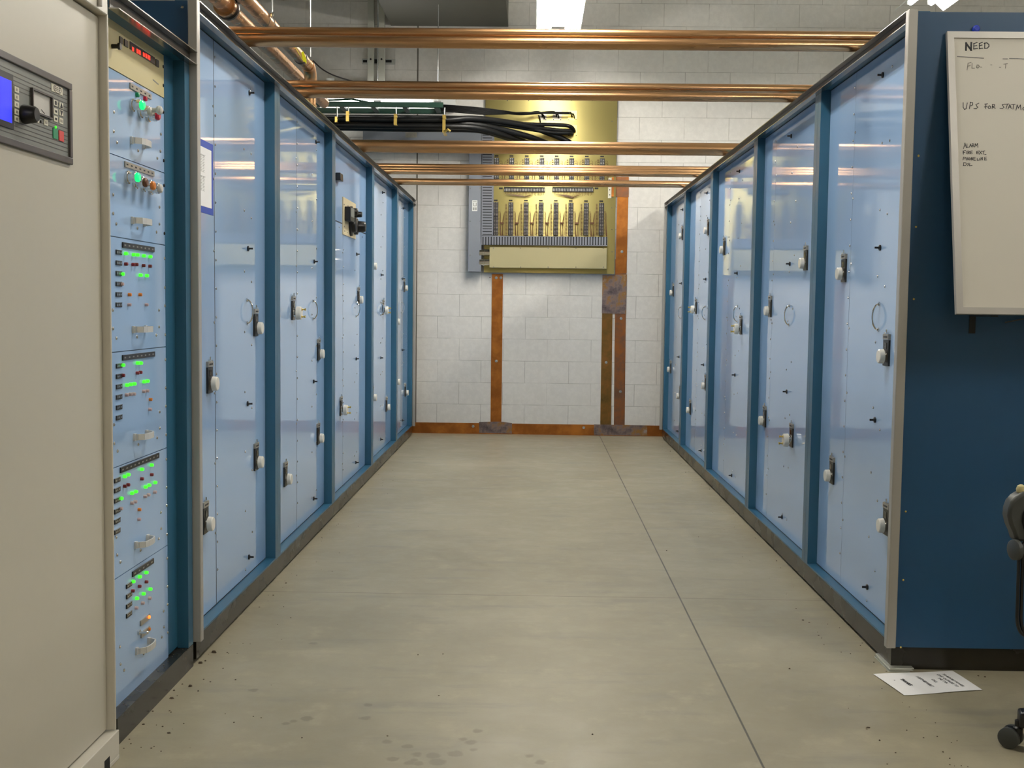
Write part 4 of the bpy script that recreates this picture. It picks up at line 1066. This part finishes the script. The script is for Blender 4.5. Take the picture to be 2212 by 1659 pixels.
strokes('handwriting', M['ink'], [[(118,812),(118,870),(135,897),(155,885),(168,815)],[(208,805),(195,885)],[(205,808),(235,812),(235,840),(200,855)],[(312,818),(275,835),(285,855),(300,868),(280,885),(250,885)],
        [(385,830),(418,825)],[(400,828),(395,885)],[(380,865),(415,860)],[(440,850),(425,870),(435,885),(455,880),(458,858),(440,850)],[(475,885),(480,835)],[(478,835),(505,835),(505,855),(480,862),(515,882)],
        [(632,830),(600,838),(612,855),(622,870),(600,885),(573,882)],[(640,832),(680,828)],[(665,830),(648,885)],[(672,890),(695,835),(712,885)],[(680,868),(708,865)],[(715,838),(760,832)],[(740,835),(733,890)],
        [(770,905),(785,840),(800,880),(825,840),(832,900)],[(870,868),(855,880),(858,900),(880,903),(888,884),(870,868)]], .0026, 'line UPS FOR STATMO')
strokes('handwriting', M['ink'], [[(122,1380),(140,1310),(158,1370)],[(128,1352),(152,1345)],[(165,1320),(165,1365),(190,1362)],[(195,1362),(208,1322),(222,1358)],[(198,1348),(218,1342)],
        [(230,1360),(230,1318),(250,1322),(248,1338),(232,1342),(255,1358)],[(262,1358),(268,1318),(280,1345),(296,1315),(300,1365)],
        [(120,1450),(122,1410)],[(112,1410),(150,1405)],[(112,1432),(140,1428)],[(160,1412),(158,1446)],[(175,1448),(175,1408),(195,1412),(192,1428),(176,1430),(200,1446)],
        [(230,1408),(208,1410),(208,1445),(232,1443)],[(208,1427),(228,1425)],[(318,1408),(285,1412),(285,1445),(320,1445)],[(283,1428),(310,1426)],[(318,1410),(350,1448)],[(348,1408),(318,1450)],
        [(352,1412),(385,1408)],[(370,1410),(370,1450)],[(392,1452)],[(115,1520),(122,1485),(145,1490),(140,1505),(120,1508)],[(155,1490),(155,1522)],[(155,1508),(175,1505)],[(175,1488),(175,1520)],
        [(192,1495),(185,1512),(198,1520),(210,1508),(200,1494),(192,1495)],[(218,1522),(220,1490),(236,1520),(238,1488)],[(268,1488),(248,1490),(248,1524),(270,1524)],[(248,1506),(265,1505)],
        [(292,1500),(292,1524),(312,1522)],[(320,1500),(320,1522)],[(335,1522),(338,1490),(355,1520),(358,1488)],[(405,1485),(382,1488),(382,1522),(408,1520)],[(382,1505),(402,1503)],
        [(122,1590),(125,1552),(150,1555),(160,1575),(145,1590),(118,1590)],[(190,1560),(172,1568),(188,1580),(168,1592)],[(200,1562),(195,1592),(228,1588)]], .0021, 'short list ALARM, FIRE EXT., PHONE LINE, DSL')
p = onY(2109, 62, YE-.008)
b = MB().lathe((p.x, YE, p.z), (0, -1, 0), [(0, .011), (.01, .011), (.014, .007)], 14); b.box(p.x-.006, p.x+.006, YE-.012, YE, p.z-.02, p.z)
tag(b.build('hanging_hook', M['bluehook']), 'small blue hook on the end panel above the whiteboard', 'hook')
for u in (.12, 1.1):                            # brackets carry the lower edge
    q = wp(u, 0, -.014); b = MB().box(q.x-.01, q.x+.01, q.y-.006, YE, q.z-.005, q.z-.001); b.box(q.x-.01, q.x+.01, YE-.003, YE, q.z-.06, q.z-.001)
    tag(b.build('shelf_bracket', M['black']), ('left' if u < .5 else 'right')+' black bracket holding the lower edge of the whiteboard off the end panel', 'bracket')
p, q = onY(2171, 696.5, YE-.01), onY(2225, 686, YE-.01)
tag(MB().cyl(p, q+(q-p)*6, .0022, 8).build('grey_rod', M['bezel']), 'thin grey rod slanting below the whiteboard', 'rod')

# screws along the right end panel
for (px, py) in ((1984, 336), (1980, 337), (1974, 646), (1955, 1105), (1938, 1398), (1951, 1253), (1978, 490)):
    p = onY(px, py, YE); inst('end_panel_screw', SBM, R1, (max(p.x, RF+.03), YE, p.z), -PI/2)
p = onY(411, 16, LB[0]-.004); inst('end_panel_screw', SM, L1, (LF-.03, LB[0]-.004, p.z), -PI/2)

# ------------------------------------------------------------------ printed sheet on the floor
PC = [onZ(x, y, .0006) for x, y in ((1886, 1457), (1953, 1503), (2122, 1491), (2057, 1450))]
pp_ = thing('paper_sheet', sum(PC, Vector())/4, 'printed white sheet of paper lying on the floor by the right cabinet corner', 'paper')
b = MB(); N = 8
def bil(u, v): return (PC[0]*(1-u)+PC[3]*u)*(1-v)+(PC[1]*(1-u)+PC[2]*u)*v
vs = []
for j in range(N+1):
    for i in range(N+1):
        u, v = i/N, j/N; e = max(abs(u-.5), abs(v-.5))*2
        q = bil(u, v); q.z = .0008+.0035*max(0, e-.55)*(1+math.sin(7*u+3*v)*.6); vs.append(q)
for v_ in vs: b.v.append(v_)
n1_ = len(vs)
for v_ in vs: b.v.append(v_-Vector((0, 0, .0004)))
for j in range(N):
    for i in range(N):
        a = j*(N+1)+i; f = [a, a+N+1, a+N+2, a+1]
        b.f.append(f); b.m.append(0); b.f.append([n1_+k for k in f[::-1]]); b.m.append(0)
for k in range(N):
    for (a, c) in ((k, k+1), ((N*(N+1))+k+1, (N*(N+1))+k), ((k+1)*(N+1), k*(N+1)), (k*(N+1)+N, (k+1)*(N+1)+N)):
        b.f.append([a, c, n1_+c, n1_+a]); b.m.append(0)
sheet = b.build('sheet', M['paper'], pp_)
dv = (PC[1]-PC[0]).normalized(); du = (PC[3]-PC[0]).normalized()
def text(s, size, u, v, par, m, bold=0):
    cu_ = bpy.data.curves.new('print', 'FONT'); cu_.body = s; cu_.size = size; cu_.align_x = 'CENTER'; cu_.extrude = .0001; cu_.offset = bold
    ob = bpy.data.objects.new('print', cu_); COL.objects.link(ob)
    me = bpy.data.meshes.new_from_object(ob.evaluated_get(bpy.context.evaluated_depsgraph_get()))
    bpy.data.objects.remove(ob); bpy.data.curves.remove(cu_)
    o_ = bil(u, v); o_.z = .0022
    for vv in me.vertices: x, y, z = vv.co; vv.co = dv*x + du*y + Vector((0, 0, z))
    me.materials.clear(); me.materials.append(m)
    return inst('print', me, par, o_)
text('TO REPORT POWER', .0138, .82, .46, sheet, M['ink'])
text('OMIT OUTAGES TO', .0138, .75, .46, sheet, M['ink'])
text('THE TVA', .0138, .69, .46, sheet, M['ink'])
text('CALL', .0138, .59, .45, sheet, M['ink'])
text('1-877-487-6867', .0155, .46, .45, sheet, M['ink'], .0002)
text('THANKS', .0165, .23, .44, sheet, M['ink'], .0005)
text('.', .03, .14, .33, sheet, M['ink'], .0006)

# ------------------------------------------------------------------ office chair at the right edge
cx, cy_ = 1.62, 2.96
ch = thing('office_chair', (cx, cy_, 0), 'charcoal swivel office chair cut off by the right edge', 'chair')
b = MB().lathe((cx, cy_, .09), (0, 0, 1), [(0, .045), (.05, .045), (.06, .03), (.26, .03), (.26, .02), (.36, .02)], 18); b.build('column', M['black'], ch)
casters = []
pc1 = onZ(2152, 1612, 0)
a0 = math.atan2(pc1.y-cy_, pc1.x-cx)
for k in range(5):
    a = a0+2*PI*k/5; dx, dy = math.cos(a), math.sin(a); R = .285
    s = Vector((-dy, dx, 0))
    b = MB(); P0 = Vector((cx, cy_, .115)); P1 = Vector((cx+dx*(R+.012), cy_+dy*(R+.012), .084))
    w0, w1, h0, h1 = .028, .024, .026, .022
    A = [P0+s*w0+Vector((0, 0, h0)), P0-s*w0+Vector((0, 0, h0)), P0-s*w0-Vector((0, 0, h0)), P0+s*w0-Vector((0, 0, h0))]
    B_ = [P1+s*w1+Vector((0, 0, h1)), P1-s*w1+Vector((0, 0, h1)), P1-s*w1-Vector((0, 0, h1)), P1+s*w1-Vector((0, 0, h1))]
    b.add(A+B_, [(0, 1, 2, 3), (7, 6, 5, 4), (0, 4, 5, 1), (1, 5, 6, 2), (2, 6, 7, 3), (3, 7, 4, 0)])
    b.build('leg', M['black'], ch, .006)
    w = Vector((cx+dx*(R+.012), cy_+dy*(R+.012), 0))
    ax = Vector((math.cos(a+1.1), math.sin(a+1.1), 0))
    tr_ = Vector((0, 0, 1)).cross(ax)*.018
    wc = w-tr_+Vector((0, 0, .0285))
    b = MB()
    for sg in (-1, 1): b.lathe(wc+ax*sg*.006, ax*sg, [(0, .026), (.004, .0283), (.014, .0283), (.018, .022)], 24)
    b.build('caster_wheel', M['chair'], ch)
    b = MB().lathe(wc+tr_, (0, 0, 1), [(-.004, .013), (.03, .013), (.034, .009), (.05, .009)], 12); b.box(wc.x-.01, wc.x+.01, wc.y-.01, wc.y+.01, .024, .056)
    b.build('caster_fork', M['black'], ch)
def slab3(name, m, c, sx, sy, sz, par, bv): return MB().box(c[0]-sx/2, c[0]+sx/2, c[1]-sy/2, c[1]+sy/2, c[2], c[2]+sz).build(name, m, par, bv)
slab3('seat', M['chairdark'], (cx+.05, cy_, .44), .46, .46, .075, ch, .03)
slab3('mechanism', M['black'], (cx, cy_, .40), .2, .16, .045, ch, .008)
# oval back shell, seen edge-on from the aisle, and its J shaped support bar
yk = cy_-.02
sp = [onY(x, y, yk-.10) for x, y in ((2196, 1171), (2190, 1150), (2183, 1135), (2178.5, 1116), (2180, 1100), (2186, 1084), (2196, 1073), (2212, 1063))]
xk = sp[3].x
prof = [Vector((p.x, yk-.10, p.z)) for p in sp]
prof += [Vector((xk+.20, yk-.10, sp[-1].z+.012)), Vector((xk+.33, yk-.10, sp[-1].z-.03)), Vector((xk+.36, yk-.10, .62)), Vector((xk+.30, yk-.10, sp[0].z))]
MB().prism(prof, (0, .045, 0)).build('back_shell', M['chair'], ch, .008)
ctr = sum(prof, Vector())/len(prof)
MB().prism([ctr+(p-ctr)*.8+Vector((.012, -.012, -.012)) for p in prof], (0, .02, 0)).build('back_cushion', M['chairdark'], ch, .008)
kz = onY(2187, 1187, yk-.1)
MB().lathe((kz.x+.02, yk-.1, kz.z), (-1, -.25, 0), [(0, .012), (.01, .026), (.02, .026), (.024, .02)], 20).build('adjust_knob', M['chair'], ch)
b = MB()
for dx in (0, .014):
    J = [onY(x+dx*600, y, yk-.06) for x, y in ((2201, 1195), (2198, 1300), (2197, 1335), (2201, 1358), (2212, 1372), (2240, 1384))]
    b.tube(smooth_path(J, 5), .0045, 8)
b.tube([J[-1], Vector((cx, cy_, .405))], .012, 10); b.tube([kz+Vector((.02, 0, 0)), Vector((xk+.1, yk-.07, sp[0].z+.02))], .012, 10)
b.build('support_bar', M['black'], ch)
p = onY(2211, 1061, yk-.1); MB().lathe((p.x+.002, p.y+.02, p.z-.010), (0, 0, 1), [(0, .004), (.004, .010), (.012, .012), (.02, .009), (.024, .003)], 14).build('yellow_button', M['cream'], ch)

# ------------------------------------------------------------------ loose cables on the cabinet tops
p = onX(1905, 50, RF+.06)
b = MB().tube(smooth_path([(RF+.10, 4.03, 2.08), (RF+.07, 4.0, 2.16), (RF+.05, 4.12, 2.165), (RF+.06, 4.3, 2.14), (RF+.12, 4.4, 2.08)], 8), .004, 8)
for y in (3.95, 4.0): b.box(RF+.05, RF+.09, y, y+.035, 2.076, 2.17)
tag(b.build('connector_cable', M['black']), 'black plugs with a looped thin cable on top of the nearest right cabinet', 'cable')
b = MB().tube(smooth_path([(-1.75, 3.75, 2.10), (-1.5, 3.72, 2.112), (-1.3, 3.72, 2.115), (-1.2, 3.8, 2.105), (-1.2, 4.1, 2.1)], 8), .022, 10)
tag(b.build('black_hose', M['cable']), 'black hose lying on top of the nearest left cabinet', 'hose')

# ------------------------------------------------------------------ crumbs and leaf bits on the floor and plinth ledge
random.seed(5)
b = MB()
def crumb(p, r, el=1.0):
    n = 5; a0 = random.random()*6
    h = r*(.35+random.random()*.5)
    ring = [Vector((p.x+math.cos(a0+2*PI*k/n)*r*(.6+random.random()*.7)*el, p.y+math.sin(a0+2*PI*k/n)*r*(.6+random.random()*.6), p.z+.0002)) for k in range(n)]
    top = [Vector((p.x+(q.x-p.x)*.55, p.y+(q.y-p.y)*.55, p.z+h)) for q in ring]
    b.add(ring+top, [tuple(range(n-1, -1, -1)), tuple(range(n, 2*n))]+[(k, (k+1) % n, n+(k+1) % n, n+k) for k in range(n)])
for (px, py, r) in ((1706, 1445, .008), (1875, 1572, .01), (1872, 1575, .006), (1280, 1587, .006), (948, 1503, .006), (903, 1415, .006), (957, 1413, .005), (491, 1410, .007), (462, 1410, .016),
                    (434, 1433, .014), (444, 1428, .007), (482, 1444, .006), (440, 1468, .005), (410, 1483, .012), (428, 1493, .006), (371, 1509, .011), (376, 1492, .008), (366, 1536, .008), (369, 1539, .006),
                    (394, 1478, .007), (330, 1537, .006), (310, 1565, .008), (365, 1584, .01), (333, 1633-20, .005), (547, 1548, .005), (564, 1551, .005), (505, 1561, .006), (652, 1594, .006), (837, 1590, .006),
                    (695, 1161, .008), (560, 1312, .008), (618, 1260, .009), (590, 1286, .007), (1735, 1340, .009), (1748, 1345, .007), (1768, 1373, .007), (1780, 1393, .005), (2128, 1463, .008), (2113, 1460, .007),
                    (1900, 1600, .007), (2037, 1625, .006), (1448, 976, .009), (1489, 1018, .006), (1533, 1057, .009), (849, 1038, .006), (815, 1014, .01), (1509, 1160, .007), (1631, 1162, .006), (1440, 1190, .009)):
    crumb(onZ(px, py, 0), r*.52, 1.3 if r > .009 else 1)
for k in range(150):
    s = random.choice((-1, 1)); y = 2.9+7.2*random.random()**1.6
    xx = (LF+.01+abs(random.gauss(0, .11))) if s < 0 else (RF-.01-abs(random.gauss(0, .10)))
    crumb(Vector((xx, y, 0)), .0012+.002*random.random())
o = tag(b.build('floor_debris', M['crumb']), 'dark crumbs and leaf bits scattered on the concrete along the cabinets', 'debris', kind='stuff')
b = MB(); random.seed(8)
for k in range(26):
    crumb(Vector((LF-.004-random.random()*.024, 2.96+.62*random.random(), .0742)), .0008+.0014*random.random())
tag(b.build('ledge_debris', M['dust']), 'pale dust bits on the black ledge under the push button rack', 'debris', kind='stuff')

# ------------------------------------------------------------------ camera, world and render look
cam = bpy.data.cameras.new('camera'); co = bpy.data.objects.new('camera', cam); COL.objects.link(co)
cam.sensor_fit = 'HORIZONTAL'; cam.sensor_width = 36; cam.lens = FPX/IW*36; cam.clip_start = .05; cam.clip_end = 60
from mathutils import Matrix
m3 = Matrix((RT, UP, -FW)).transposed()
co.matrix_world = Matrix.Translation(CAM) @ m3.to_4x4()
SC.camera = co
wd = bpy.data.worlds.new('world'); SC.world = wd; wd.use_nodes = True
wd.node_tree.nodes['Background'].inputs[0].default_value = (.02, .02, .02, 1)
vs_ = SC.view_settings
vs_.view_transform = 'Standard'; vs_.look = 'None'; vs_.gamma = 1; vs_.use_curve_mapping = False
vs_.exposure = 0.46
cy = SC.cycles
cy.use_denoising = True; cy.max_bounces = 8; cy.diffuse_bounces = 4; cy.glossy_bounces = 4
cy.sample_clamp_indirect = 6
